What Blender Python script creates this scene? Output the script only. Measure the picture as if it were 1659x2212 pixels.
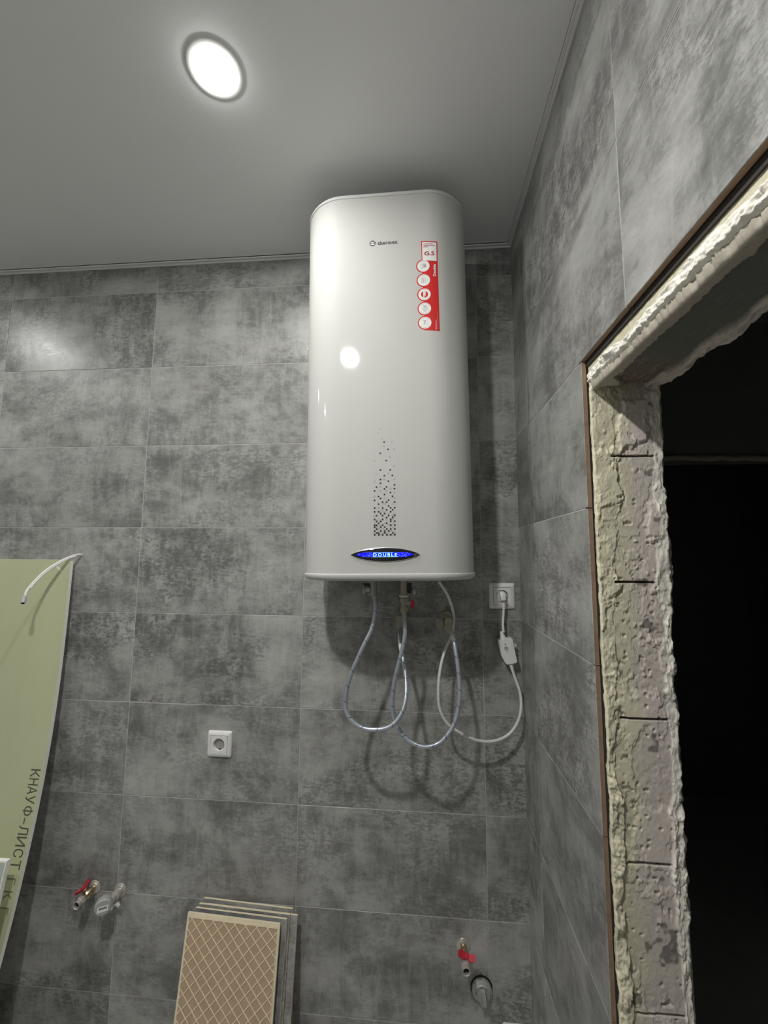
import bpy, bmesh, math, random
import numpy as np
from mathutils import Vector, Matrix

for o in list(bpy.data.objects):
    bpy.data.objects.remove(o, do_unlink=True)
scene = bpy.context.scene
COL = scene.collection
random.seed(7)

# ------------------------------------------------------------------ camera
ROT, CAMLOC, FPX = ((0.996558,0.002580,0.082853),(0.082662,-0.105447,-0.990983),(0.006180,0.994422,-0.105298)),(0.9925,-1.4130,1.7036),897.77
cam_data = bpy.data.cameras.new('camera')
cam_data.sensor_fit = 'HORIZONTAL'
cam_data.sensor_width = 36.0
cam_data.lens = FPX * 36.0 / 1659.0
cam_data.clip_start = 0.02
cam = bpy.data.objects.new('camera', cam_data)
COL.objects.link(cam)
cam.matrix_world = Matrix.Translation(CAMLOC) @ Matrix(ROT).to_4x4()
scene.camera = cam

# ------------------------------------------------------------------ world, exposure
world = bpy.data.worlds.new('night')
scene.world = world
world.use_nodes = True
world.node_tree.nodes['Background'].inputs[0].default_value = (0.01, 0.011, 0.013, 1)
world.node_tree.nodes['Background'].inputs[1].default_value = 0.0
scene.view_settings.view_transform = 'Standard'
scene.view_settings.look = 'None'
scene.view_settings.gamma = 1.0
scene.view_settings.use_curve_mapping = False
scene.view_settings.exposure = 1.84

LAMP_STRENGTH = 150.0
LAMP_GAIN = (0.76, 2.40, 0.75, 0.60)
LAMP_COLOR = (1.0, 0.99, 0.96)
# ceiling lamps: the first is in view, the others light the room from beyond the frame
LAMPS = [(0.527, -0.602), (0.56, -1.42), (-0.99, -0.57), (-0.97, -1.42)]

CEIL = 2.818
XR = 1.3235          # tiled face of the right wall
YJ = -0.5716         # tile edge at the door opening

# ------------------------------------------------------------------ helpers
def link(o, parent=None):
    COL.objects.link(o)
    if parent is not None:
        o.parent = parent
    return o

def thing(name, label, cat, loc, group=None, rot=(0, 0, 0)):
    o = bpy.data.objects.new(name, None)
    o.empty_display_size = 0.03
    o.location = loc
    o.rotation_euler = rot
    o['label'] = label
    o['category'] = cat
    if group: o['group'] = group
    return link(o)

def tag(o, label=None, cat=None, group=None, kind=None):
    if label: o['label'] = label
    if cat: o['category'] = cat
    if group: o['group'] = group
    if kind: o['kind'] = kind
    return o

def frame_from_axis(a):
    a = Vector(a).normalized()
    t = Vector((0, 0, 1)) if abs(a.z) < 0.9 else Vector((1, 0, 0))
    u = a.cross(t).normalized()
    return u, a.cross(u).normalized(), a

def catmull(pts, n=10):
    P = [Vector(q) for q in pts]
    P = [2*P[0]-P[1]] + P + [2*P[-1]-P[-2]]
    out = []
    for i in range(1, len(P)-2):
        for k in range(n):
            t = k/n
            a, b, c, d = P[i-1], P[i], P[i+1], P[i+2]
            out.append(0.5*((2*b)+(c-a)*t+(2*a-5*b+4*c-d)*t*t+(3*b-a-3*c+d)*t*t*t))
    out.append(P[-2])
    return out

class MB:
    def __init__(s):
        s.v = []; s.f = []; s.m = []; s.uv = []
    def add(s, verts, faces, mat=0, uv=None):
        o = len(s.v)
        s.v += [tuple(q) for q in verts]
        s.uv += uv if uv else [(0, 0)]*len(verts)
        for f in faces:
            s.f.append(tuple(i+o for i in f)); s.m.append(mat)
        return s
    def box(s, lo, hi, mat=0, M=None, bev=0.0):
        if bev <= 0:
            c = [(x, y, z) for x in (lo[0], hi[0]) for y in (lo[1], hi[1]) for z in (lo[2], hi[2])]
            f = [(0,1,3,2),(4,6,7,5),(0,4,5,1),(2,3,7,6),(0,2,6,4),(1,5,7,3)]
        else:
            bm = bmesh.new()
            bmesh.ops.create_cube(bm, size=1.0)
            for q in bm.verts:
                q.co = Vector([(lo[i]+hi[i])/2 + q.co[i]*(hi[i]-lo[i]) for i in range(3)])
            bmesh.ops.bevel(bm, geom=bm.edges[:], offset=bev, segments=2, affect='EDGES', profile=0.5)
            bm.verts.index_update()
            c = [q.co.copy() for q in bm.verts]
            f = [tuple(q.index for q in fc.verts) for fc in bm.faces]
            bm.free()
        if M is not None:
            c = [M @ Vector(q) for q in c]
        return s.add(c, f, mat)
    def lathe(s, prof, origin, axis, n=24, mat=0, caps=True, start=0.0):
        u, w, a = frame_from_axis(axis)
        O = Vector(origin); V = []; F = []
        for (r, h) in prof:
            for k in range(n):
                t = 2*math.pi*k/n + start
                V.append(O + a*h + (u*math.cos(t)+w*math.sin(t))*r)
        for i in range(len(prof)-1):
            for k in range(n):
                k2 = (k+1) % n
                F.append((i*n+k, i*n+k2, (i+1)*n+k2, (i+1)*n+k))
        if caps:
            if prof[0][0] > 1e-6: F.append(tuple(range(n))[::-1])
            if prof[-1][0] > 1e-6: F.append(tuple((len(prof)-1)*n+k for k in range(n)))
        return s.add(V, F, mat)
    def tube(s, path, r, n=12, mat=0, caps=True):
        P = [Vector(q) for q in path]; V = []; F = []; UV = []
        T = [(P[min(i+1, len(P)-1)]-P[max(i-1, 0)]).normalized() for i in range(len(P))]
        u = T[0].orthogonal().normalized(); L = 0
        for i, q in enumerate(P):
            if i: L += (q-P[i-1]).length
            u = (u - T[i]*u.dot(T[i])).normalized(); w = T[i].cross(u)
            rr = r(i/(len(P)-1)) if callable(r) else r
            for k in range(n):
                t = 2*math.pi*k/n
                V.append(q+(u*math.cos(t)+w*math.sin(t))*rr); UV.append((k/n, L))
        for i in range(len(P)-1):
            for k in range(n):
                k2 = (k+1) % n
                F.append((i*n+k, i*n+k2, (i+1)*n+k2, (i+1)*n+k))
        if caps:
            F.append(tuple(range(n))[::-1]); F.append(tuple((len(P)-1)*n+k for k in range(n)))
        return s.add(V, F, mat, UV)
    def prism(s, poly, y0, y1, mat=0, M=None):
        """polygon in (x,z) extruded along y"""
        n = len(poly)
        V = [Vector((x, y0, z)) for x, z in poly]+[Vector((x, y1, z)) for x, z in poly]
        if M is not None: V = [M @ q for q in V]
        F = [tuple(range(n)), tuple(range(2*n-1, n-1, -1))]
        F += [(i, i+n, (i+1) % n+n, (i+1) % n) for i in range(n)]
        return s.add(V, F, mat)
    def build(s, name, mats, parent=None, origin=(0, 0, 0), smooth=True, angle=35):
        me = bpy.data.meshes.new(name)
        ox, oy, oz = origin
        me.from_pydata([(x-ox, y-oy, z-oz) for x, y, z in s.v], [], s.f)
        if not isinstance(mats, (list, tuple)): mats = [mats]
        for m in mats: me.materials.append(m)
        me.polygons.foreach_set('material_index', s.m)
        bm = bmesh.new(); bm.from_mesh(me)
        bmesh.ops.recalc_face_normals(bm, faces=bm.faces[:]); bm.to_mesh(me); bm.free()
        uvl = me.uv_layers.new(name='UVMap')
        li = np.zeros(len(me.loops), dtype=np.int32); me.loops.foreach_get('vertex_index', li)
        uv = np.array(s.uv, dtype=np.float32)[li]
        uvl.data.foreach_set('uv', uv.ravel())
        if smooth:
            me.shade_smooth(); me.set_sharp_from_angle(angle=math.radians(angle))
        me.update()
        return link(bpy.data.objects.new(name, me), parent)

def text_geo(txt, size, bold=0.0, spacing=1.0, res=3):
    """2-D glyph mesh: centred list of (a,b) and faces"""
    cu = bpy.data.curves.new('glyphs', 'FONT')
    cu.body = txt; cu.size = size; cu.offset = bold; cu.space_character = spacing
    cu.align_x = 'CENTER'; cu.align_y = 'CENTER'; cu.resolution_u = res
    cu.fill_mode = 'FRONT'
    o = bpy.data.objects.new('glyphs', cu); COL.objects.link(o)
    dg = bpy.context.evaluated_depsgraph_get()
    me = bpy.data.meshes.new_from_object(o.evaluated_get(dg))
    V = [(q.co.x, q.co.y) for q in me.vertices]; F = [tuple(p.vertices) for p in me.polygons]
    bpy.data.objects.remove(o); bpy.data.curves.remove(cu); bpy.data.meshes.remove(me)
    if V:
        xs = [a for a, b in V]; ys = [b for a, b in V]
        cx = (min(xs)+max(xs))/2; cy = (min(ys)+max(ys))/2
        V = [(a-cx, b-cy) for a, b in V]
    return V, F

def fit_text(txt, width=None, height=None, **k):
    V, F = text_geo(txt, 1.0, **k)
    w = max(a for a, b in V)-min(a for a, b in V); h = max(b for a, b in V)-min(b for a, b in V)
    sx = width/w if width else height/h
    sy = height/h if height else sx
    return [(a*sx, b*sy) for a, b in V], F

# ------------------------------------------------------------------ materials
def new_mat(name):
    m = bpy.data.materials.new(name); m.use_nodes = True
    nt = m.node_tree
    return m, nt, nt.nodes['Principled BSDF']

def nd(nt, t, **kw):
    n = nt.nodes.new(t)
    for k, v in kw.items():
        if k.startswith('_'): setattr(n, k[1:], v)
        else: n.inputs[k.replace('__', ' ')].default_value = v
    return n

def ramp(nt, fac, stops):
    r = nt.nodes.new('ShaderNodeValToRGB')
    el = r.color_ramp.elements
    while len(el) < len(stops): el.new(0.5)
    for e, (p, c) in zip(el, stops):
        e.position = p; e.color = (*c, 1) if len(c) == 3 else c
    nt.links.new(fac, r.inputs[0])
    return r.outputs[0]

def mathn(nt, op, a, b=None, clamp=False):
    n = nt.nodes.new('ShaderNodeMath'); n.operation = op; n.use_clamp = clamp
    for i, q in enumerate((a, b)):
        if q is None: continue
        if isinstance(q, (int, float)): n.inputs[i].default_value = q
        else: nt.links.new(q, n.inputs[i])
    return n.outputs[0]

def mixc(nt, fac, a, b):
    n = nt.nodes.new('ShaderNodeMix'); n.data_type = 'RGBA'
    for i, q in ((0, fac), (6, a), (7, b)):
        if isinstance(q, (int, float)): n.inputs[i].default_value = q
        elif isinstance(q, tuple): n.inputs[i].default_value = (*q, 1)
        else: nt.links.new(q, n.inputs[i])
    return n.outputs[2]

def noise(nt, vec, scale, detail=3, rough=0.5, dist=0.0):
    n = nd(nt, 'ShaderNodeTexNoise', Scale=scale, Detail=detail, Roughness=rough, Distortion=dist)
    nt.links.new(vec, n.inputs['Vector'])
    return n.outputs['Fac']

def mapped(nt, vec, scale=(1, 1, 1), loc=(0, 0, 0)):
    n = nt.nodes.new('ShaderNodeMapping'); n.inputs['Scale'].default_value = scale; n.inputs['Location'].default_value = loc
    nt.links.new(vec, n.inputs['Vector']); return n.outputs[0]

def objvec(nt):
    return nt.nodes.new('ShaderNodeTexCoord').outputs['Object']

def bump(nt, p, h, strength=0.3, dist=0.002):
    b = nd(nt, 'ShaderNodeBump', Strength=strength, Distance=dist)
    nt.links.new(h, b.inputs['Height']); nt.links.new(b.outputs[0], p.inputs['Normal'])

def M(name, col, rough=0.5, metal=0.0, var=0.06, scale=40, bmp=0.0, coat=0.0, spec=0.5, emit=None, estr=0.0):
    m, nt, p = new_mat(name)
    v = objvec(nt)
    n = noise(nt, v, scale, 4)
    c = mixc(nt, n, tuple(max(0, q*(1-var)) for q in col), tuple(min(1, q*(1+var)) for q in col))
    nt.links.new(c, p.inputs['Base Color'])
    r = mathn(nt, 'ADD', mathn(nt, 'MULTIPLY', n, 0.1), rough-0.05, True)
    nt.links.new(r, p.inputs['Roughness'])
    p.inputs['Metallic'].default_value = metal
    p.inputs['Coat Weight'].default_value = coat
    p.inputs['Coat Roughness'].default_value = 0.06
    p.inputs['Specular IOR Level'].default_value = spec
    if bmp: bump(nt, p, n, bmp, 0.001)
    if emit:
        p.inputs['Emission Color'].default_value = (*emit, 1); p.inputs['Emission Strength'].default_value = estr
    return m

def tile_material(name, k=1.0):
    m, nt, p = new_mat(name)
    v = objvec(nt)
    oi = nt.nodes.new('ShaderNodeObjectInfo')
    off = nt.nodes.new('ShaderNodeVectorMath'); off.operation = 'ADD'
    cmb = nt.nodes.new('ShaderNodeCombineXYZ')
    nt.links.new(mathn(nt, 'MULTIPLY', oi.outputs['Random'], 37.0), cmb.inputs[0])
    nt.links.new(mathn(nt, 'MULTIPLY', oi.outputs['Random'], 91.0), cmb.inputs[2])
    nt.links.new(v, off.inputs[0]); nt.links.new(cmb.outputs[0], off.inputs[1])
    w = off.outputs[0]
    big = noise(nt, w, 3.6, 12, 0.68, 0.5)
    patch = noise(nt, mapped(nt, w, (6, 1, 10)), 1.0, 12, 0.80, 0.3)
    horiz = noise(nt, mapped(nt, w, (9, 7, 50)), 1.0, 8, 0.7, 0.9)
    vert = noise(nt, mapped(nt, w, (40, 7, 7)), 1.0, 8, 0.7, 0.9)
    fine = noise(nt, w, 170, 4, 0.7)
    a = mathn(nt, 'ADD', mathn(nt, 'MULTIPLY', big, 0.44), mathn(nt, 'MULTIPLY', patch, 0.33))
    b = mathn(nt, 'ADD', mathn(nt, 'MULTIPLY', horiz, 0.085), mathn(nt, 'MULTIPLY', vert, 0.06))
    s = mathn(nt, 'ADD', mathn(nt, 'ADD', a, b), mathn(nt, 'MULTIPLY', fine, 0.08))
    base = ramp(nt, s, [(0.40, tuple(q*k for q in (0.115, 0.116, 0.109))), (0.46, tuple(q*k for q in (0.185, 0.186, 0.176))),
                        (0.50, tuple(q*k for q in (0.270, 0.271, 0.259))), (0.575, tuple(q*k for q in (0.37, 0.371, 0.357)))])
    # dark scratchy speckle where the print is worn
    worn = ramp(nt, noise(nt, mapped(nt, w, (2.6, 1, 4.2), (3, 0, 8)), 1.0, 5, 0.55), [(0.44, (0, 0, 0)), (0.55, (1, 1, 1))])
    scr = ramp(nt, mathn(nt, 'ADD', mathn(nt, 'MULTIPLY', noise(nt, mapped(nt, w, (50, 50, 110)), 1.0, 7, 0.8, 0.5), 0.6),
                         mathn(nt, 'MULTIPLY', noise(nt, mapped(nt, w, (20, 1, 14)), 1.0, 5, 0.7), 0.4)),
               [(0.475, (0, 0, 0)), (0.53, (1, 1, 1))])
    amt = mathn(nt, 'ADD', mathn(nt, 'MULTIPLY', mathn(nt, 'FRACT', mathn(nt, 'MULTIPLY', oi.outputs['Random'], 7.31)), 0.42), 0.36)
    f = mathn(nt, 'MULTIPLY', mathn(nt, 'MULTIPLY', worn, scr), amt)
    c = mixc(nt, f, base, tuple(q*k for q in (0.085, 0.085, 0.080)))
    lite = ramp(nt, mathn(nt, 'ADD', mathn(nt, 'MULTIPLY', vert, 0.55), mathn(nt, 'MULTIPLY', noise(nt, mapped(nt, w, (3, 1, 4), (9, 0, 2)), 1.0, 6, 0.6), 0.45)), [(0.50, (0, 0, 0)), (0.60, (1, 1, 1))])
    c = mixc(nt, mathn(nt, 'MULTIPLY', lite, 0.22), c, tuple(q*k for q in (0.40, 0.402, 0.385)))
    # whole-tile tone shift, each tile fired a little differently
    hs = nt.nodes.new('ShaderNodeHueSaturation')
    nt.links.new(mathn(nt, 'ADD', mathn(nt, 'MULTIPLY', oi.outputs['Random'], 0.16), 0.92), hs.inputs['Value'])
    nt.links.new(c, hs.inputs['Color'])
    nt.links.new(hs.outputs[0], p.inputs['Base Color'])
    r = mathn(nt, 'ADD', mathn(nt, 'MULTIPLY', patch, 0.16), 0.24)
    nt.links.new(r, p.inputs['Roughness'])
    p.inputs['Specular IOR Level'].default_value = 0.42
    bump(nt, p, mathn(nt, 'ADD', s, mathn(nt, 'MULTIPLY', scr, 0.12)), 0.10, 0.004)
    return m

def attr_material(name, rough=0.85, fscale=220, bstr=0.35):
    """colour from the mesh attribute, which says what the surface is made of"""
    m, nt, p = new_mat(name)
    at = nt.nodes.new('ShaderNodeAttribute'); at.attribute_name = 'Col'
    v = objvec(nt)
    n = noise(nt, v, 90, 6, 0.65); n2 = noise(nt, v, fscale, 4, 0.7)
    mul = mathn(nt, 'ADD', mathn(nt, 'MULTIPLY', n, 0.5), 0.75)
    vm = nt.nodes.new('ShaderNodeVectorMath'); vm.operation = 'SCALE'
    nt.links.new(at.outputs['Color'], vm.inputs[0]); nt.links.new(mul, vm.inputs['Scale'])
    nt.links.new(vm.outputs[0], p.inputs['Base Color'])
    p.inputs['Roughness'].default_value = rough
    p.inputs['Specular IOR Level'].default_value = 0.25
    bump(nt, p, mathn(nt, 'ADD', n, n2), bstr, 0.0012)
    return m

m_tile = tile_material('concrete_look_tile', 1.2)
m_bisque = M('tile_bisque', (0.30, 0.20, 0.13), 0.9, var=0.35, scale=60, bmp=0.3)
m_grout = M('grout', (0.46, 0.46, 0.44), 0.9, var=0.12, scale=80, bmp=0.2)
m_ceiling = M('satin_ceiling', (0.92, 0.925, 0.93), 0.42, var=0.015, scale=6, spec=0.6)
m_white = M('white_plastic', (0.80, 0.80, 0.775), 0.3, var=0.02, scale=30)
m_trim = M('white_trim', (0.92, 0.92, 0.91), 0.4, var=0.03)
m_enamel = M('white_enamel', (0.545, 0.548, 0.524), 0.55, var=0.012, scale=12, coat=0.45, spec=0.12)
_nt = m_enamel.node_tree
_b = nd(_nt, 'ShaderNodeBump', Strength=0.035, Distance=0.001)
_nt.links.new(noise(_nt, objvec(_nt), 420, 2), _b.inputs['Height'])
_nt.links.new(_b.outputs[0], _nt.nodes['Principled BSDF'].inputs['Coat Normal'])
m_lid = M('white_lid_plastic', (0.63, 0.63, 0.615), 0.45, var=0.015)
m_floor = M('screed', (0.58, 0.575, 0.56), 0.85, var=0.12, scale=9, bmp=0.3)
m_greywall = M('grey_rendered_wall', (0.24, 0.24, 0.235), 0.9, var=0.04, scale=5, bmp=0.1)
m_brass = M('nickel_brass', (0.62, 0.52, 0.36), 0.25, 1.0, var=0.12, scale=60)
m_chrome = M('chrome', (0.75, 0.74, 0.72), 0.16, 1.0, var=0.05, scale=60)
m_dullmetal = M('dull_steel', (0.42, 0.42, 0.41), 0.38, 0.8, var=0.1)
m_aged = M('aged_brass', (0.40, 0.375, 0.30), 0.4, 0.3, var=0.15, scale=60)
m_nickel = M('satin_nickel', (0.58, 0.56, 0.51), 0.3, 0.5, var=0.06)
m_red = M('red_handle', (0.52, 0.03, 0.05), 0.5, var=0.08, spec=0.3)
m_black = M('black_plastic', (0.012, 0.012, 0.014), 0.25, var=0.1)
m_gloss_black = M('gloss_black', (0.008, 0.008, 0.012), 0.08, var=0.1, coat=0.5)
m_adhesive = M('dry_adhesive', (0.035, 0.029, 0.025), 0.9, var=0.5, scale=90, bmp=0.6)
m_dark = M('dark_hole', (0.012, 0.012, 0.012), 0.8)
m_greyplastic = M('grey_plastic', (0.40, 0.41, 0.40), 0.4, var=0.08, bmp=0.1)
m_whitecable = M('white_cable', (0.74, 0.74, 0.70), 0.4, var=0.05, scale=70)
m_paper = M('gypsum_core', (0.90, 0.89, 0.82), 0.9, var=0.14, scale=90, bmp=0.35)
m_ink_dark = M('grey_ink', (0.10, 0.10, 0.105), 0.5)
m_ink_light = M('light_grey_ink', (0.42, 0.42, 0.41), 0.5)
m_sq_dark = M('dark_square_ink', (0.035, 0.034, 0.034), 0.4)
m_sq_light = M('pale_square_ink', (0.30, 0.30, 0.29), 0.4)
m_sred = M('sticker_red', (0.62, 0.025, 0.025), 0.35, var=0.04)
m_sdred = M('sticker_dark_red', (0.40, 0.015, 0.05), 0.4)
m_swhite = M('sticker_white', (0.84, 0.84, 0.82), 0.4, var=0.02)
m_sgrey = M('sticker_grey', (0.40, 0.40, 0.39), 0.5)
m_blue = M('lit_blue_display', (0.0, 0.0, 0.25), 0.3, emit=(0.004, 0.004, 1.0), estr=0.30)
m_cyan = M('lit_cyan_segments', (0.1, 0.4, 0.6), 0.3, emit=(0.38, 0.88, 1.0), estr=0.42)
m_dot = M('lit_pale_dots', (0.1, 0.2, 0.6), 0.3, emit=(0.16, 0.28, 1.0), estr=0.26)
def lens_material(gain):
    m_lens, _nt, _p = new_mat('lit_diffuser')
    _lens_nodes(_nt, _p, gain)
    return m_lens
def _lens_nodes(_nt, _p, gain):
    _p.inputs['Base Color'].default_value = (0.9, 0.9, 0.88, 1)
    _p.inputs['Emission Color'].default_value = (*LAMP_COLOR, 1)
    _lw = noise(_nt, objvec(_nt), 30, 2)
    _nt.links.new(mathn(_nt, 'MULTIPLY', mathn(_nt, 'ADD', mathn(_nt, 'MULTIPLY', _lw, 0.06), 0.97), LAMP_STRENGTH*gain), _p.inputs['Emission Strength'])
m_plaster = attr_material('rough_plaster')
m_block = attr_material('aerated_concrete', 0.9, 300, 0.3)
m_hall = M('dark_hall_wall', (0.22, 0.22, 0.215), 0.9, var=0.15, scale=5, bmp=0.2)
m_hallplaster = M('hall_plaster_edge', (0.42, 0.38, 0.30), 0.9, var=0.2, scale=30, bmp=0.3)

def board_material(name, col, stain=True):
    m, nt, p = new_mat(name)
    v = objvec(nt)
    n = noise(nt, mapped(nt, v, (4, 1, 1.2)), 2.0, 6, 0.6)
    f = noise(nt, mapped(nt, v, (160, 20, 40)), 1.0, 4, 0.7)
    c = mixc(nt, n, tuple(q*0.88 for q in col), tuple(min(1, q*1.1) for q in col))
    c = mixc(nt, mathn(nt, 'MULTIPLY', f, 0.35), c, tuple(q*0.8 for q in col))
    if stain:
        sp = ramp(nt, noise(nt, v, 26, 3, 0.5), [(0.735, (0, 0, 0)), (0.77, (1, 1, 1))])
        c = mixc(nt, mathn(nt, 'MULTIPLY', sp, 0.45), c, (0.62, 0.62, 0.50))
        g = nt.nodes.new('ShaderNodeTexGradient'); g.gradient_type = 'SPHERICAL'
        nt.links.new(mapped(nt, v, (9, 0.01, 7.5), (2.75, 0, -9.2)), g.inputs[0])
        st = mathn(nt, 'MULTIPLY', mathn(nt, 'MULTIPLY', g.outputs[1], noise(nt, v, 30, 4, 0.6)), 0.9, True)
        c = mixc(nt, st, c, (0.42, 0.25, 0.15))
    nt.links.new(c, p.inputs['Base Color'])
    p.inputs['Roughness'].default_value = 0.75
    p.inputs['Specular IOR Level'].default_value = 0.3
    bump(nt, p, f, 0.08, 0.001)
    return m
m_board = board_material('green_board_paper', (0.54, 0.57, 0.36))
m_board2 = board_material('pale_board_paper', (0.50, 0.58, 0.50), False)

def hose_material():
    m, nt, p = new_mat('clear_braided_hose')
    uv = nt.nodes.new('ShaderNodeUVMap'); uv.uv_map = 'UVMap'
    sep = nt.nodes.new('ShaderNodeSeparateXYZ'); nt.links.new(uv.outputs[0], sep.inputs[0])
    u, l = sep.outputs[0], sep.outputs[1]
    def spiral(turn, width, period):
        t = mathn(nt, 'FRACT', mathn(nt, 'ADD', mathn(nt, 'MULTIPLY', u, turn), mathn(nt, 'DIVIDE', l, period)))
        return mathn(nt, 'LESS_THAN', t, width)
    d1 = spiral(1.0, 0.10, 0.022); d2 = spiral(-1.0, 0.10, 0.022)
    marks = mathn(nt, 'MULTIPLY', d1, mathn(nt, 'LESS_THAN', mathn(nt, 'FRACT', mathn(nt, 'DIVIDE', l, 0.044)), 0.5))
    br = mathn(nt, 'MULTIPLY', mathn(nt, 'ADD', mathn(nt, 'SINE', mathn(nt, 'ADD', mathn(nt, 'MULTIPLY', u, 62.8), mathn(nt, 'MULTIPLY', l, 1500.0))),
               mathn(nt, 'SINE', mathn(nt, 'SUBTRACT', mathn(nt, 'MULTIPLY', u, 62.8), mathn(nt, 'MULTIPLY', l, 1500.0)))), 0.25)
    c = mixc(nt, mathn(nt, 'ADD', br, 0.5, True), (0.36, 0.42, 0.50), (0.62, 0.66, 0.70))
    c = mixc(nt, mathn(nt, 'MULTIPLY', marks, 0.8), c, (0.03, 0.05, 0.09))
    nt.links.new(c, p.inputs['Base Color'])
    p.inputs['Metallic'].default_value = 0.55
    p.inputs['Roughness'].default_value = 0.3
    p.inputs['Coat Weight'].default_value = 1.0; p.inputs['Coat Roughness'].default_value = 0.08
    bump(nt, p, br, 0.25, 0.0008)
    return m
m_hose = hose_material()

# ------------------------------------------------------------------ numpy noise for modelled plaster
def vnoise(x, y, seed):
    tab = np.random.RandomState(seed).rand(256, 256)
    xi = np.floor(x).astype(int); yi = np.floor(y).astype(int)
    fx = x-xi; fy = y-yi
    fx = fx*fx*fx*(fx*(fx*6-15)+10); fy = fy*fy*fy*(fy*(fy*6-15)+10)
    g = lambda a, b: tab[a % 256, b % 256]
    return (g(xi, yi)*(1-fx)+g(xi+1, yi)*fx)*(1-fy)+(g(xi, yi+1)*(1-fx)+g(xi+1, yi+1)*fx)*fy
def fbm(x, y, seed, octv=4, gain=0.5):
    s = 0; a = 1; t = 0
    for k in range(octv):
        s = s+a*vnoise(x*2**k+17*k, y*2**k+31*k, seed+k); t += a; a *= gain
    return s/t
def sstep(a, b, x):
    t = np.clip((x-a)/(b-a), 0, 1); return t*t*(3-2*t)

def grid_mesh(name, P, Cc, mask, mat, parent, kind=None):
    """quads of the grid P[i,j] whose mask is set become one mesh with its own colour attribute"""
    ni, nj = P.shape[:2]
    idx = np.arange(ni*nj).reshape(ni, nj)
    q = np.stack([idx[:-1, :-1], idx[1:, :-1], idx[1:, 1:], idx[:-1, 1:]], -1)[mask]
    if len(q) == 0: return None
    used, inv = np.unique(q.ravel(), return_inverse=True)
    V = P.reshape(-1, 3)[used]; F = inv.reshape(-1, 4)
    me = bpy.data.meshes.new(name)
    me.vertices.add(len(V)); me.vertices.foreach_set('co', V.astype(np.float32).ravel())
    me.loops.add(F.size); me.loops.foreach_set('vertex_index', F.astype(np.int32).ravel())
    me.polygons.add(len(F)); me.polygons.foreach_set('loop_start', np.arange(0, F.size, 4, dtype=np.int32))
    me.update(calc_edges=True); me.validate()
    ca = me.attributes.new('Col', 'FLOAT_COLOR', 'POINT')
    c4 = np.concatenate([Cc.reshape(-1, 3)[used], np.ones((len(used), 1))], 1)
    ca.data.foreach_set('color', c4.astype(np.float32).ravel())
    me.materials.append(mat); me.shade_smooth()
    o = link(bpy.data.objects.new(name, me), parent)
    if kind: o['kind'] = kind
    return o

# ================================================================== SETTING
def struct(name, mb, mats, **k):
    o = mb.build(name, mats, smooth=False, **k); o['kind'] = 'structure'; return o

GR = 0.0009          # grout face sits this far behind the tile face
wall_back = struct('wall_back', MB().box((-1.80, GR, 0), (XR+0.012, 0.14, CEIL+0.02)), m_grout)
w = MB()
w.box((XR+GR, YJ+0.012, 0), (1.470, 0.14, CEIL+0.02))
w.box((XR+GR, -1.50, 2.112), (1.470, YJ+0.012, CEIL+0.02))
w.box((XR+GR, -2.20, 0), (1.470, -1.50, CEIL+0.02))
wall_right = struct('wall_right', w, m_grout)
ceiling = struct('ceiling', MB().box((-1.80, -2.20, CEIL), (XR+0.012, 0.0, CEIL+0.05)), m_ceiling)
floor = struct('floor', MB().box((-1.80, -2.20, -0.06), (3.4, 2.0, 0.022)), m_floor)
wall_left = struct('wall_left', MB().box((-1.90, -2.20, 0), (-1.75, 0.14, CEIL)), m_greywall)
wall_front = struct('wall_front', MB().box((-1.90, -2.30, 0), (1.47, -2.15, CEIL)), m_greywall)

TH = 0.009; JT = 0.002
_tile_cache = {}
def tile_mesh(wd, ht):
    key = (round(wd, 4), round(ht, 4))
    if key in _tile_cache: return _tile_cache[key]
    a, b, e = wd/2, ht/2, 0.0009
    V = []
    for (x, z, y) in ((a-e, b-e, 0), (a, b, e), (a, b, TH)):
        V += [(-x, y, -z), (x, y, -z), (x, y, z), (-x, y, z)]
    F = [(0, 1, 2, 3)]
    for r in (0, 4):
        F += [(r+i, r+4+i, r+4+(i+1) % 4, r+(i+1) % 4) for i in range(4)]
    F.append((11, 10, 9, 8))
    me = bpy.data.meshes.new('tile'); me.from_pydata(V, [], F)
    me.materials.append(m_tile); me.materials.append(m_bisque)
    for i in range(5, 10): me.polygons[i].material_index = 1
    me.update(); _tile_cache[key] = me
    return me

def put_tile(parent, c, wd, ht, rotz=0.0):
    o = bpy.data.objects.new('tile', tile_mesh(wd, ht))
    o.location = (c[0]+random.uniform(-1, 1)*0.00005, c[1], c[2])
    o.rotation_euler = (random.uniform(-1, 1)*0.0006, 0, rotz+random.uniform(-1, 1)*0.0005)
    return link(o, parent)

rows = [(2.7, CEIL-0.001)] + [(2.7-0.3*(k+1), 2.7-0.3*k) for k in range(9)]
# back wall: stacked 60 x 30 tiles, the last column cut at the corner
xs = [-1.8, -1.2, -0.6, 0.0, 0.6, 1.2, XR+0.004]
for z0, z1 in rows:
    for x0, x1 in zip(xs[:-1], xs[1:]):
        h = JT/2
        put_tile(wall_back, ((x0+x1)/2, 0, (z0+z1)/2), x1-x0-JT, z1-z0-JT)
# right wall
for ri, (z0, z1) in enumerate(rows):
    ys = [0.0, -0.157, -0.757, -1.357, -1.957, -2.15] if ri <= 2 else [0.0, -0.157, YJ-JT/2]
    for y0, y1 in zip(ys[:-1], ys[1:]):
        put_tile(wall_right, (XR, (y0+y1)/2, (z0+z1)/2), abs(y1-y0)-JT, z1-z0-JT, -math.pi/2)

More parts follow.
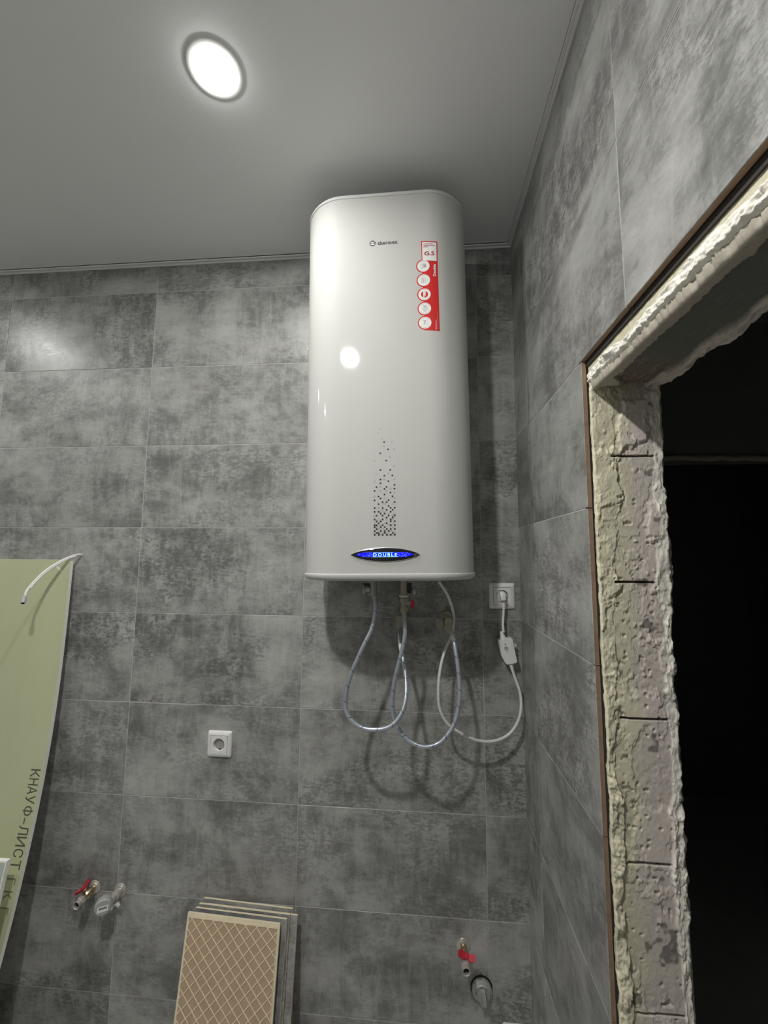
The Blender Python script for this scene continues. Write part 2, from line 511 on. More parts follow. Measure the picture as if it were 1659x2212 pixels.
# ceiling trim: a narrow white strip with two raised beads
def trim(name, x0, y0, x1, y1, inx, iny):
    mb = MB()
    d = Vector((x1-x0, y1-y0, 0)); n = Vector((inx, iny, 0))
    def bar(a0, a1, h0, h1):
        q = []
        for s in (0, 1):
            base = Vector((x0, y0, CEIL)) + d*s
            # mitre: shorten inwards
            sh = d.normalized()*(1 if s == 0 else -1)
            for a, h in ((a0, h0), (a1, h0), (a1, h1), (a0, h1)):
                q.append(base + n*a + (sh*a if (s == (1 if name == 'trim_1' else 0)) else Vector()) - Vector((0, 0, h)))
        mb.add(q, [(0, 1, 2, 3), (7, 6, 5, 4)]+[(i, (i+1) % 4, (i+1) % 4+4, i+4) for i in range(4)])
    bar(0.0, 0.0125, 0.0, 0.0025); bar(0.0, 0.0035, 0.0, 0.013); bar(0.0098, 0.0125, 0.0, 0.0075)
    o = mb.build(name, m_trim, smooth=False); o['kind'] = 'structure'
trim('trim_1', -1.75, 0, XR, 0, 0, -1)
trim('trim_2', XR, 0, XR, -2.15, -1, 0)

# ------------------------------------------------------------------ door opening: blocks, plaster, lintel
C_BLOCK = np.array([0.66, 0.595, 0.54]); C_YEL = np.array([0.70, 0.66, 0.49]); C_PL = np.array([0.80, 0.77, 0.69])
JOINTS = [0.18, 0.427, 0.675, 0.922, 1.162, 1.408, 1.657, 1.902]
zz = list(np.arange(0.0, 0.80, 0.007)) + list(np.arange(0.80, 2.062, 0.0019))
zz = [q for q in zz if all(abs(q-j) > 0.0032 for j in JOINTS)]
for j in JOINTS: zz += [j-0.0026, j-0.0015, j, j+0.0015, j+0.0026]
zz = np.array(sorted(zz)); xx = np.arange(1.3362, 1.4775, 0.0012)
X, Z = np.meshgrid(xx, zz, indexing='ij')
nz = fbm(Z*9, Z*0+3.3, 11, 3)
b1 = 1.358+0.016*(nz-0.5)*2+0.018*sstep(1.55, 1.95, Z)+0.008*(fbm(X*70, Z*70, 5, 3)-0.5)
b2 = 1.452+0.012*(fbm(Z*14, Z*0+9, 21, 3)-0.5)*2+0.010*(fbm(X*80, Z*60, 35, 3)-0.5)-0.012*sstep(1.9, 1.5, Z)*0.4
ml = sstep(0.0012, -0.0012, X-b1); mr = sstep(-0.0012, 0.0012, X-b2)
lump = fbm(X*42, Z*34, 41, 4, 0.55); terr = np.floor(lump*7)/7+0.35*(lump*7-np.floor(lump*7))/7
bead = 0.006+0.010*sstep(1.45, 1.25, Z)*sstep(1.372, 1.362, X)
H = ml*(0.0016+bead*(terr-0.34)) + mr*(0.0018+0.012*(fbm(X*48, Z*30, 77, 4, 0.5)-0.4))
fl = fbm(X*22, Z*17, 51, 5, 0.55)
flake = sstep(0.545, 0.550, fl)*0.0022 + sstep(0.60, 0.604, fl)*0.0018 + sstep(0.43, 0.424, fl)*0.0009
mid = (1-ml)*(1-mr)
f2 = fbm(X*60, Z*48, 251, 4, 0.55); flake = flake*1.5+(sstep(0.56, 0.566, f2)-sstep(0.64, 0.646, f2)*0.6)*0.0016*(0.4+0.6*(1-mid))
lowz = sstep(1.62, 1.40, Z)
H += flake*(0.6+0.4*mid)*(1-0.62*mid*lowz) + 0.0010*(fbm(X*160, Z*160, 61, 3)-0.5)
pit = fbm(X*95, Z*95, 71, 2); H -= mid*0.004*sstep(0.80, 0.86, pit)
for q in range(70):                     # stuck crumbs and small chips
    cx, cz, rr = random.uniform(1.35, 1.465), random.uniform(0.85, 2.0), random.uniform(0.0018, 0.0045)
    H += random.choice((1, 1, -0.7))*rr*0.7*np.exp(-(((X-cx)**2+(Z-cz)**2)/rr**2))
jm = np.zeros_like(X)
for j in JOINTS:
    g = (np.abs(Z-j) < 0.0016)*sstep(0.0, 0.004, X-b1-0.004*(fbm(X*50, Z*0+j, 3, 2)))*(1-sstep(-0.004, 0.001, X-b2))
    jm = np.maximum(jm, g*(0.35+0.65*(fbm(X*60, Z*0+j*7, 91, 2) > 0.30)))
H -= jm*0.010
edge_r = sstep(1.466, 1.4775, X); edge_l = sstep(1.3385, 1.3362, X)
H -= edge_r*0.016 + edge_l*0.006
Xj = X + (0.010*(fbm(Z*26, Z*0+1.7, 15, 4, 0.6)-0.5)+0.006*(fbm(X*90, Z*60, 95, 3)-0.5))*sstep(1.452, 1.474, X) + (0.0035*(fbm(Z*45, Z*0+5, 25, 4, 0.6)-0.45))*edge_l
Xj += -0.006*sstep(2.0, 1.2, Z)*sstep(1.44, 1.47, X) - 0.004*sstep(1.3, 0.8, Z)*sstep(1.44, 1.47, X)
P = np.stack([Xj, -0.5735-H, Z], -1)
wy = sstep(1.41, 1.36, X+0.03*(fbm(X*20, Z*12, 45, 3)-0.5)*2-0.02*sstep(1.4, 1.9, Z)+0.012*sstep(1.3, 0.9, Z))
Cc = C_BLOCK*(1-wy[..., None])+C_YEL*wy[..., None]
Cc = Cc*(1-mr[..., None])+C_PL*mr[..., None]
Cc = Cc*(1+0.10*(sstep(0.545, 0.552, fl)-0.3)[..., None])
Cc = np.where(jm[..., None] > 0.3, np.array([0.10, 0.09, 0.08]), Cc)
stain = sstep(0.73, 0.80, fbm(X*38, Z*38, 101, 3))*mid
Cc = Cc*(1-0.6*stain[..., None])
cell = lambda A: (A[:-1, :-1]+A[1:, 1:])/2
PLm = (cell(ml) > 0.5) | (cell(mr) > 0.5)
zc = (zz[:-1]+zz[1:])/2
bnd = [-1]+JOINTS+[3]
for a, b in zip(bnd[:-1], bnd[1:]):
    band = ((zc > a) & (zc < b))[None, :]
    grid_mesh('block', P, Cc, (~PLm) & band, m_block, wall_right)
grid_mesh('plaster', P, Cc, (cell(ml) > 0.5), m_plaster, wall_right)['label'] = 'lumpy yellowish plaster bead beside the cut tile edge'
grid_mesh('plaster', P, Cc, (cell(mr) > 0.5) & ~(cell(ml) > 0.5), m_plaster, wall_right)['label'] = 'ragged pale plaster arris on the far side of the opening'
# hall-side return of the jamb
kk = np.linspace(0, 1, 8)
ret = np.stack([P[-1][None]*(1-t)+np.stack([np.full(len(zz), 1.468), np.full(len(zz), -0.552), zz], -1)[None]*t for t in kk])[:, 0]
grid_mesh('plaster_return', ret, np.broadcast_to(C_PL, ret.shape).copy(), np.ones((7, len(zz)-1), bool), m_plaster, wall_right)

# lintel: room-facing strip of rough plaster, then the underside
yy = np.arange(-1.50, -0.5715, 0.0018)
ss = np.linspace(0, 1, 30)
S, Y = np.meshgrid(ss, yy, indexing='ij')
zt = 2.0940+0.004*(fbm(Y*9, Y*0, 8, 3)-0.5)*2; zb = 2.0535+0.004*(fbm(Y*11, Y*0+4, 18, 3)-0.5)*2
rgh = fbm(Y*45, S*3.2, 28, 4, 0.6)
low = sstep(0.45, 0.55, S+0.5*(fbm(Y*16, S*1.5, 33, 3)-0.5))
hx = 0.0005+low*(0.003+0.012*(np.floor(rgh*6)/6-0.3)+0.005*(fbm(Y*130, S*7, 128, 3, 0.6)-0.5))+0.0012*(fbm(Y*120, S*8, 38, 3)-0.5)-0.006*sstep(0.9, 1, S)
Pf = np.stack([1.3372-hx, Y, zt*(1-S)+zb*S], -1)
Cf = C_YEL*(1-low[..., None])*0.85+C_PL*1.15*low[..., None]
grid_mesh('lintel_plaster', Pf, Cf, np.ones((len(ss)-1, len(yy)-1), bool), m_plaster, wall_right)['label'] = 'bright torn plaster strip under the tiles above the opening'
xs2 = np.arange(1.337, 1.4785, 0.0017)
X2, Y2 = np.meshgrid(xs2, yy, indexing='ij')
c1 = 1.3600+0.005*(fbm(Y2*30, Y2*0+2, 48, 4, 0.6)-0.5)*2+0.004*(fbm(Y2*150, X2*60, 148, 3, 0.6)-0.5)*2+0.030*sstep(-0.64, -0.60, Y2)*(0.4+fbm(Y2*60, X2*40, 47, 3)*0.9)
c2 = 1.4505+0.012*(fbm(Y2*13, Y2*0+6, 58, 4, 0.6)-0.5)*2-0.012*sstep(-0.75, -0.60, Y2)
mf = sstep(0.0008, -0.0008, X2-c1); mb2 = sstep(-0.0012, 0.0012, X2-c2)
rag = fbm(X2*36, Y2*26, 68, 4, 0.6)
H2 = mf*(0.0095+0.0012*(fbm(X2*60, Y2*30, 78, 3)-0.5))+mb2*(0.004+0.022*(rag-0.30))
H2 += (1-mf)*(1-mb2)*(0.0010*(fbm(X2*200, Y2*20, 88, 3)-0.5)+sstep(-0.70, -0.60, Y2)*0.006*(fbm(X2*110, Y2*30, 98, 4, 0.7)-0.45))
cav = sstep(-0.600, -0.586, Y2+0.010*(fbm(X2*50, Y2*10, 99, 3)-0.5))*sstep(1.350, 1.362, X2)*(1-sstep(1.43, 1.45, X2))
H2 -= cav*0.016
H2 -= sstep(1.470, 1.4785, X2)*0.012
X2j = X2+(0.012*(fbm(Y2*22, Y2*0+8, 29, 4, 0.6)-0.5))*sstep(1.455, 1.476, X2)
Pu = np.stack([X2j, Y2, 2.0465-H2], -1)
# front edge of the underside meets the plaster strip
t0 = sstep(1.3425, 1.337, X2)[..., None]
Pu = Pu*(1-t0)+np.stack([np.broadcast_to(Pf[-1, :, 0], X2.shape), Y2, np.broadcast_to(Pf[-1, :, 2], X2.shape)], -1)*t0
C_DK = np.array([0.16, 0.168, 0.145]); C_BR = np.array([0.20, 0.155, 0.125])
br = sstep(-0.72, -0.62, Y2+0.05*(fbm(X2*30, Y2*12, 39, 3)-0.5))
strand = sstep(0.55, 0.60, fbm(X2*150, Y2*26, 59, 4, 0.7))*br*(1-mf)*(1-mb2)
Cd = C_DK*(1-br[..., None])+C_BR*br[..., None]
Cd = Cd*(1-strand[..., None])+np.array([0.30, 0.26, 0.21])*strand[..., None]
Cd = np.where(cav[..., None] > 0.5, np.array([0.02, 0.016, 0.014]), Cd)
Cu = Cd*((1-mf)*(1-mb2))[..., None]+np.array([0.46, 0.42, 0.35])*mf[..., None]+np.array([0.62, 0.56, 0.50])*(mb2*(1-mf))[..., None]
cf, cb = cell(mf) > 0.5, cell(mb2) > 0.5
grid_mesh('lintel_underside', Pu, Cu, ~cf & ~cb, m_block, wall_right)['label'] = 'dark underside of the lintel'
grid_mesh('lintel_plaster', Pu, Cu, cf, m_plaster, wall_right)
grid_mesh('lintel_plaster', Pu, Cu, cb & ~cf, m_plaster, wall_right)['label'] = 'crumbling plaster ridge along the far edge of the lintel'
ret = np.stack([Pu[-1]*(1-t)+np.stack([np.full(len(yy), 1.468), yy, np.full(len(yy), 2.10)], -1)*t for t in kk])
grid_mesh('plaster_return', ret, np.broadcast_to(C_PL*0.8, ret.shape).copy(), np.ones((7, len(yy)-1), bool), m_plaster, wall_right)
# dark adhesive seen in the gap above the strip
MB().box((1.3335, -1.50, 2.088), (1.3366, -0.5735, 2.112)).build('adhesive_bed', m_adhesive, wall_right, smooth=False)

# ------------------------------------------------------------------ dark hall beyond the opening
hall = MB()
hall.box((1.47, 0.60, 2.160), (3.3, 0.72, CEIL)); hall.box((1.47, 0.60, 0), (1.75, 0.72, 2.160)); hall.box((2.72, 0.60, 0), (3.3, 0.72, 2.160))
struct('wall_hall_end', hall, m_hall)
struct('wall_hall_side', MB().box((3.3, -2.30, 0), (3.4, 0.75, CEIL)), m_hall)
struct('ceiling_hall', MB().box((1.47, -2.30, CEIL), (3.4, 0.75, CEIL+0.05)), m_hall)
struct('wall_hall_room', MB().box((1.2, 1.9, 0), (3.6, 2.0, CEIL)).box((1.2, 0.14, 0), (1.47, 1.9, CEIL)).box((3.4, 0.72, 0), (3.6, 1.9, CEIL)).box((1.2, 0.72, CEIL), (3.6, 2.0, CEIL+0.05)), m_hall)
struct('wall_hall_front', MB().box((1.47, -2.30, 0), (3.4, -2.20, CEIL)), m_hall)
gx = np.arange(1.50, 3.3, 0.006); gs = np.linspace(0, 1, 9)
GX, GS = np.meshgrid(gx, gs, indexing='ij')
wv = 0.012*(fbm(GX*9, GX*0, 3, 4)-0.5)*2
hz = 2.182-GS*0.030+wv*(0.3+GS*0.7)-0.01*(GX-2.2)
hp = np.stack([GX, 0.597-0.012*np.sin(GS*math.pi)*(0.5+fbm(GX*20, GS*3, 6, 3)), hz], -1)
grid_mesh('plaster_edge', hp, np.broadcast_to(np.array([0.50, 0.45, 0.36]), hp.shape).copy(), np.ones((len(gx)-1, 8), bool), m_plaster, bpy.data.objects['wall_hall_end'])

# ================================================================== CEILING LIGHTS
def ceiling_light(x, y, label, gain):
    t = thing('ceiling_light', label, 'ceiling light', (x, y, CEIL), 'recessed ceiling lights')
    R = 0.0645
    # ring: outer lip on the ceiling, then a shallow cone rising to the diffuser
    MB().lathe([(R-0.001, 0.0), (R, 0.0), (R, 0.0014), (R-0.0015, 0.0024), (R-0.005, 0.0034), (0.0500, 0.0040), (0.0455, 0.0038), (0.0455, 0.0)], (0, 0, 0), (0, 0, -1), 64, caps=False).build('trim_ring', m_white, t)
    # frosted lens: bright face pointing down, dimmer rounded rim around it
    prof = [(0.0440, 0.0), (0.0440, 0.0070)]
    for k in range(1, 7):
        a = k/6*math.pi/2
        prof.append((0.0395+0.0045*math.cos(a), 0.0070+0.0045*math.sin(a)))
    rim = MB().lathe(prof, (0, 0, 0), (0, 0, -1), 64, caps=False).build('diffuser_rim', lens_material(gain*0.065), t)
    MB().lathe([(0.0395, 0.0), (0.0395, 0.0002), (0.0, 0.0006)], (0, 0, -0.0114), (0, 0, -1), 64, caps=False).build('diffuser', lens_material(gain), t)
    return t
for (x, y), gain, lab in zip(LAMPS, LAMP_GAIN, [
        'lit round recessed ceiling light with white trim ring, left of the water heater',
        'lit round recessed ceiling light nearer the camera, above the front of the water heater',
        'lit round recessed ceiling light at the far left, close to the tiled back wall',
        'lit round recessed ceiling light at the far left, away from the tiled back wall']):
    ceiling_light(x, y, lab, gain)

# ================================================================== WATER HEATER
HX, HZ, TILT = 0.907, 1.638, math.radians(-0.72)
heater = thing('water_heater', 'tall white electric storage water heater hung high on the tiled wall', 'water heater', (HX, 0, HZ), rot=(0, TILT, 0))
XL, XRH, YF, YB, RC = -0.242, 0.242, -0.320, -0.022, 0.120
def outline(gr=0.0, n=14):
    """plan of the shell, counter-clockwise, gr grows it outward"""
    pts = []
    xl, xr, yf, yb = XL-gr, XRH+gr, YF-gr, YB+gr
    for (cx, cy, r, a0) in ((xr-RC, yf+RC, RC, -90), (xr-0.06, yb-0.06, 0.06, 0), (xl+0.06, yb-0.06, 0.06, 90), (xl+RC, yf+RC, RC, 180)):
        for k in range(n+1):
            a = math.radians(a0+90*k/n)
            pts.append((cx+r*math.cos(a), cy+r*math.sin(a)))
    return pts
def shell(levels):
    mb = MB(); V = []; F = []
    for gr, z in levels:
        V += [(x, y, z) for x, y in outline(gr)]
    n = len(V)//len(levels)
    for i in range(len(levels)-1):
        F += [(i*n+k, i*n+(k+1) % n, (i+1)*n+(k+1) % n, (i+1)*n+k) for k in range(n)]
    F.append(tuple(range(n))[::-1]); F.append(tuple((len(levels)-1)*n+k for k in range(n)))
    return mb.add(V, F)
HH = 1.115
shell([(0.0, 0.012), (0.0, HH-0.008)]).build('body', m_enamel, heater)
shell([(-0.020, 0.0), (-0.010, 0.0008), (-0.003, 0.0035), (0.0012, 0.009), (0.0024, 0.0160), (0.0020, 0.0185), (0.0004, 0.0195)]).build('bottom_lid', m_lid, heater)
shell([(0.0004, HH-0.0165), (0.0016, HH-0.0155), (0.0016, HH-0.010), (-0.001, HH-0.004), (-0.006, HH-0.0012), (-0.016, HH)]).build('top_lid', m_lid, heater)
for bz_ in (0.18, 0.90): MB().box((-0.20, -0.03, bz_), (0.20, -0.0005, bz_+0.04)).build('mounting_bracket', m_dullmetal, heater, smooth=False)

def onshell(x, z, d):
    """point on the front of the shell, d in front of it"""
    xf = XRH-RC; y = YF
    if abs(x) > xf: y = YF+RC-math.sqrt(max(0, RC**2-(abs(x)-xf)**2))
    return (x, y-d, z)
def print_geo(mb, V2, F, cx, cz, d, rot=0.0, mat=0):
    c, s = math.cos(rot), math.sin(rot)
    return mb.add([onshell(cx+a*c-b*s, cz+a*s+b*c, d) for a, b in V2], F, mat)
def disc2(r, n=40, rx=None):
    rx = rx or r
    return [(rx*math.cos(2*math.pi*k/n), r*math.sin(2*math.pi*k/n)) for k in range(n)], [tuple(range(n))]
def ring2(r0, r1, n=36, a0=0, a1=360):
    V = []; m = n if a1-a0 >= 360 else n+1
    for k in range(m):
        a = math.radians(a0+(a1-a0)*k/n)
        V += [(r0*math.cos(a), r0*math.sin(a)), (r1*math.cos(a), r1*math.sin(a))]
    F = [(2*k, 2*k+1, (2*k+3) % (2*m), (2*k+2) % (2*m)) for k in range(n)]
    return V, F
def rect2(x0, z0, x1, z1):
    return [(x0, z0), (x1, z0), (x1, z1), (x0, z1)], [(0, 1, 2, 3)]
D0 = 0.00025

# maker's lettering and emblem
lg = MB()
cx, cz = (-0.0315,0.9539)
print_geo(lg, *disc2(0.0088), cx, cz, D0)
lg.build('emblem', m_ink_dark, heater, smooth=False)
em = bpy.data.objects['emblem']
lg = MB()
print_geo(lg, [(-.0060, .0040), (.0060, .0048), (.0052, .0030), (-.0050, .0022)], [(0, 1, 2, 3)], cx, cz, D0*2, 0)
print_geo(lg, [(-.0012, .0024), (.0010, .0024), (.0026, -.0010), (.0012, -.0016)], [(0, 1, 2, 3)], cx, cz, D0*2, 0)
print_geo(lg, [(-.0058, .0008), (-.0036, .0008), (-.0030, -.0030), (.0062, -.0022), (.0052, -.0048), (-.0048, -.0052)], [(0, 1, 2, 5), (2, 3, 4, 5)], cx, cz, D0*2, 0)
print_geo(lg, *ring2(0.0020, 0.0028, 20, 30, 330), cx+0.0012, cz+0.0006, D0*2)
lg.build('emblem_mark', m_swhite, em, smooth=False)
lg = MB()
tv, tf = fit_text('thermex', width=0.0570, height=0.0112, bold=0.035, spacing=1.12)
tx, tz = (0.0116,0.9538)
print_geo(lg, tv, tf, tx, tz, D0, math.radians(1.0))
# slab feet of the letters
x0 = tx-0.0285
for fx in (0.036, 0.155, 0.255, 0.425, 0.535, 0.615, 0.70, 0.895, 0.985):
    print_geo(lg, *rect2(-0.0017, 0, 0.0017, 0.0013), x0+fx*0.057, tz-0.0056, D0)
print_geo(lg, *ring2(0.0006, 0.0011, 12), tx+0.0305, tz+0.0062, D0)
lg.build('lettering', m_ink_dark, heater, smooth=False)

# square pattern
SQ = {0: ('0 2 4 6 8 10', '3 7 9'), 1: ('1 2 5 9', '0 4 6 10'), 2: ('0 3 5 7', '8'), 3: ('1 6 8 10', '2 4'), 4: ('0 3 5', '1 9'),
      5: ('0 1 4 8 10', '3 7'), 6: ('2 6', '0 5 9'), 7: ('1 3 8 10', ''), 8: ('0 4 8', '2 6 9'), 9: ('6 9', ''), 10: ('1 4 7 10', '0 9'),
      11: ('3 5', '7 10'), 12: ('0 2 8', '3 5'), 13: ('6 9', '4'), 14: ('0 4 8 10', '2'), 15: ('7', ''), 16: ('2', '5 9'), 17: ('4 6 10', ''),
      18: ('0 7', ''), 19: ('3', '5 10'), 20: ('2 9', '0'), 21: ('5', ''), 22: ('8', '10'), 23: ('0', '3 6'), 24: ('5 10', '8'), 25: ('1 6', '3'),
      26: ('10', ''), 27: ('3', ''), 28: ('7', '0'), 29: ('3', '5 10'), 31: ('5 9', ''), 32: ('', '1 7'), 34: ('3 8', ''), 36: ('', '10'),
      39: ('6', '0'), 41: ('', '8'), 43: ('3', ''), 45: ('7', '10'), 47: ('', '5'), 49: ('5', '9'), 51: ('', '4'), 54: ('', '2'), 56: ('', '3')}
ax, az = (-0.0286,0.1211); bx, bz = (0.0247,0.1205); tx2, tz2 = (-0.0110,0.4078)
du = (bx-ax)/10; dv = (tz2-az)/56
fm, om = MB(), MB(); hs = 0.0022
for r, (fl_, op_) in SQ.items():
    for c in fl_.split():
        print_geo(fm, *rect2(-hs, -hs, hs, hs), ax+int(c)*du, az+r*dv, D0)
    for c in op_.split():
        qx, qz = ax+int(c)*du, az+r*dv; h2 = hs*1.08; t = 0.00075
        for rc in ((-h2, -h2, h2, -h2+t), (-h2, h2-t, h2, h2), (-h2, -h2+t, -h2+t, h2-t), (h2-t, -h2+t, h2, h2-t)):
            print_geo(om, *rect2(*rc), qx, qz, D0)
tag(fm.build('filled_squares', m_sq_dark, heater, smooth=False), 'printed dark squares rising up the front', kind='stuff')
tag(om.build('hollow_squares', m_sq_light, heater, smooth=False), 'printed pale square outlines between the dark squares', kind='stuff')

# sticker
st = MB()
def quadpx(mb, pts, d, mat=0):
    N = 16; V = []
    a, b_, c, e = pts                       # top left, top right, bottom right, bottom left
    for i in range(N+1):
        t = i/N
        V += [onshell(a[0]*(1-t)+b_[0]*t, a[1]*(1-t)+b_[1]*t, d), onshell(e[0]*(1-t)+c[0]*t, e[1]*(1-t)+c[1]*t, d)]
    mb.add(V, [(2*i, 2*i+1, 2*i+3, 2*i+2) for i in range(N)], mat)
quadpx(st, [(0.1064,0.9506), (0.1519,0.9486), (0.1518,0.8716), (0.1078,0.8745)], D0)
quadpx(st, [(0.1078,0.8745), (0.1518,0.8716), (0.1539,0.6820), (0.1124,0.6843)], D0)
CC = [(0.1118,0.8748), (0.1124,0.8321), (0.1134,0.7897), (0.1138,0.7478), (0.1141,0.7062)]
for x, z in CC: print_geo(st, *disc2(0.0203), x, z, D0*1.2)
sticker = st.build('sticker', m_sred, heater, smooth=False)
sticker['label'] = 'red and white product sticker'
sw = MB()
quadpx(sw, [(0.1091,0.9475), (0.1493,0.9446), (0.1490,0.8887), (0.1095,0.8915)], D0*2)
sw.build('white_panel', m_swhite, sticker, smooth=False)
sq = MB()
V, F = fit_text('G.5', width=0.0285, height=0.0118, bold=0.03)
gx0, gz0 = (0.1290,0.9117); print_geo(sq, V, F, gx0, gz0, D0*3)
for i, (w_, o_) in enumerate(((22, 0), (26, 0), (9, 0))):
    lx, lz = (0.1127,0.9408); x_ = lx; end = lx+w_*0.00122
    k = 0
    while x_ < end:
        ww = 0.0014+0.0008*((k*7) % 3)
        print_geo(sq, *rect2(0, -0.0010, ww, 0.0010), x_, lz-i*0.0043, D0*3); x_ += ww+0.0006; k += 1
sq.build('red_lettering', m_sdred, sticker, smooth=False)
sd = MB()
for x, z in CC: print_geo(sd, *disc2(0.0172), x, z, D0*2)
sd.build('icon_discs', m_swhite, sticker, smooth=False)
sg = MB(); sr = MB(); swt = MB()
for i, (x, z) in enumerate(CC):
    print_geo(sg, *ring2(0.0140, 0.0146, 20, 25, 155), x, z, D0*3)
    if i not in (0, 1): print_geo(sg, *ring2(0.0140, 0.0146, 20, 205, 335), x, z, D0*3)
x, z = CC[0]
print_geo(sg, [(-.0078, .0060), (-.0015, .0060), (-.0015, -.0062), (-.0045, -.0080), (-.0078, -.0062)], [(0, 1, 2, 3, 4)], x, z, D0*3)
print_geo(swt, [(-.0068, .0050), (-.0025, .0050), (-.0025, -.0056), (-.0045, -.0068), (-.0068, -.0056)], [(0, 1, 2, 3, 4)], x, z, D0*4)
print_geo(sg, *rect2(0.0, -0.0045, 0.0075, 0.0045), x, z, D0*3)
print_geo(sg, *ring2(0.0026, 0.0036, 18, 0, 180), x+0.0030, z+0.0045, D0*3)
x, z = CC[1]
for k, s_ in enumerate(('2,0', '1,5', '1,0')):
    V, F = fit_text(s_, width=0.0072, bold=0.01); print_geo(sg, V, F, x-0.0030, z+0.0050-k*0.0056, D0*3)
print_geo(sg, *rect2(-.0003, -.0085, .0003, .0075), x+0.0040, z, D0*3)
V, F = fit_text('кВт', width=0.0052); print_geo(sg, V, F, x+0.0082, z-0.0006, D0*3)
x, z = CC[2]
print_geo(sr, *disc2(0.0096), x, z, D0*3)
print_geo(swt, *rect2(-.0034, -.0092, .0000, .0090), x, z, D0*4)
print_geo(swt, *rect2(.0006, -.0040, .0032, .0090), x, z, D0*4)
x, z = CC[3]
V, F = fit_text('УЗО', width=0.0112, bold=0.02); print_geo(sg, V, F, x, z+0.0072, D0*3)
sh = [(-.0066, .0034), (0, .0048), (.0066, .0034), (.0058, -.0042), (0, -.0088), (-.0058, -.0042)]
print_geo(sg, sh+[(a*0.8, b*0.8) for a, b in sh], [(k, (k+1) % 6, (k+1) % 6+6, k+6) for k in range(6)], x, z, D0*3)
print_geo(sg, [(-.0012, .0004), (.0002, .0026), (.0012, .0002), (-.0002, -.0036)], [(0, 1, 2, 3)], x, z, D0*3)
x, z = CC[4]
V, F = fit_text('7', height=0.0125, bold=0.03); print_geo(sg, V, F, x-0.0012, z+0.0005, D0*3)
V, F = fit_text('лет', width=0.0058); print_geo(sg, V, F, x+0.0062, z-0.0040, D0*3)
V, F = fit_text('Double', width=0.0360, height=0.0078, bold=0.03)
wx, wz = (0.1425,0.8611); print_geo(swt, V, F, wx, wz, D0*3, math.radians(90))
V, F = fit_text('thermex.ru', width=0.0280, height=0.0036, bold=0.01)
wx, wz = (0.1435,0.7001); print_geo(swt, V, F, wx, wz, D0*3, math.radians(90))
wx, wz = (0.1495,0.7140)
for k in range(30): print_geo(sg, *rect2(-.0003, 0, .0003, 0.0013), wx-0.0002+k*0.00006*-1, wz-0.028+k*0.0019, D0*3)
tag(sg.build('grey_icons', m_sgrey, sticker, smooth=False), kind='stuff')
sr.build('red_icon', m_sred, sticker, smooth=False)
tag(swt.build('white_lettering', m_swhite, sticker, smooth=False), kind='stuff')

# control panel
pcx, pcz = (-0.0013,0.0691)
def lens_shape(w_, h_, pw=0.78, n=64, fl=1.0):
    V = []
    for k in range(n):
        a = 2*math.pi*k/n; c, s = math.cos(a), math.sin(a)
        x_ = w_*c; z_ = h_*math.copysign(abs(s)**(2*pw), s)
        V.append((x_, max(-h_*fl, min(h_*fl, z_))))
    return V
def dome(mb, shapes):
    V = []; F = []; n = len(shapes[0][0])
    for sh_, d in shapes: V += [onshell(pcx+a, pcz+b, d) for a, b in sh_]
    for i in range(len(shapes)-1): F += [(i*n+k, i*n+(k+1) % n, (i+1)*n+(k+1) % n, (i+1)*n+k) for k in range(n)]
    F.append(tuple((len(shapes)-1)*n+k for k in range(n)))
    mb.add(V, F)
pb = MB(); dome(pb, [(lens_shape(0.0915, 0.0190), -0.001), (lens_shape(0.0915, 0.0190), 0.0012), (lens_shape(0.0895, 0.0178), 0.0020)])
panel = pb.build('control_panel', m_chrome, heater); panel['label'] = 'lens-shaped control panel with a chrome rim'
pb = MB(); dome(pb, [(lens_shape(0.0895, 0.0178), 0.0016), (lens_shape(0.0890, 0.0175), 0.0030), (lens_shape(0.0840, 0.0158), 0.0042)])
pb.build('black_bezel', m_gloss_black, panel)
ds = [(-.0745, 0), (-.071, .0028), (-.052, .0062), (.052, .0062), (.067, .0032), (.0745, 0), (.067, -.0032), (.052, -.0062), (-.052, -.0062), (-.071, -.0028)]
pb = MB(); print_geo(pb, ds, [tuple(range(10))], pcx, pcz+0.0002, 0.0046); pb.build('display', m_blue, panel, smooth=False)
pb = MB()
V, F = fit_text('DOUBLE', width=0.0620, height=0.0080, spacing=1.35, bold=0.012)
print_geo(pb, V, F, pcx+0.0003, pcz, 0.0052)
print_geo(pb, *rect2(-.030, -.00035, .022, .00035), pcx-0.001, pcz+0.0056, 0.0052)
print_geo(pb, *rect2(-.026, -.00035, .040, .00035), pcx-0.006, pcz-0.0056, 0.0052)
pb.build('display_lettering', m_cyan, panel, smooth=False)
pb = MB(); rr = random.Random(4)
for k in range(58):
    sx = rr.choice((-1, 1)); xx_ = sx*rr.uniform(0.030, 0.060); zz_ = rr.randint(-3, 3)*0.0014
    print_geo(pb, *rect2(-.0007, -.0006, .0007, .0006), pcx+round(xx_/0.0022)*0.0022, pcz+zz_, 0.0050)
for xx_ in np.arange(-0.058, 0.058, 0.0021):
    for zz_ in (-0.0056, 0.0056):
        if rr.random() < 0.6: print_geo(pb, *rect2(-.0007, -.0003, .0007, .0003), pcx+xx_, pcz+zz_, 0.0050)
print_geo(pb, *disc2(0.0013, 12), pcx-0.0685, pcz+0.0012, 0.0050); print_geo(pb, *disc2(0.0012, 12), pcx+0.0625, pcz+0.0012, 0.0050)
tag(pb.build('display_dots', m_dot, panel, smooth=False), kind='stuff')
pb = MB(); print_geo(pb, [(.074, -.0010), (.0855, .0034), (.0865, .0024), (.0765, -.0020)], [(0, 1, 2, 3)], pcx, pcz, 0.0046)
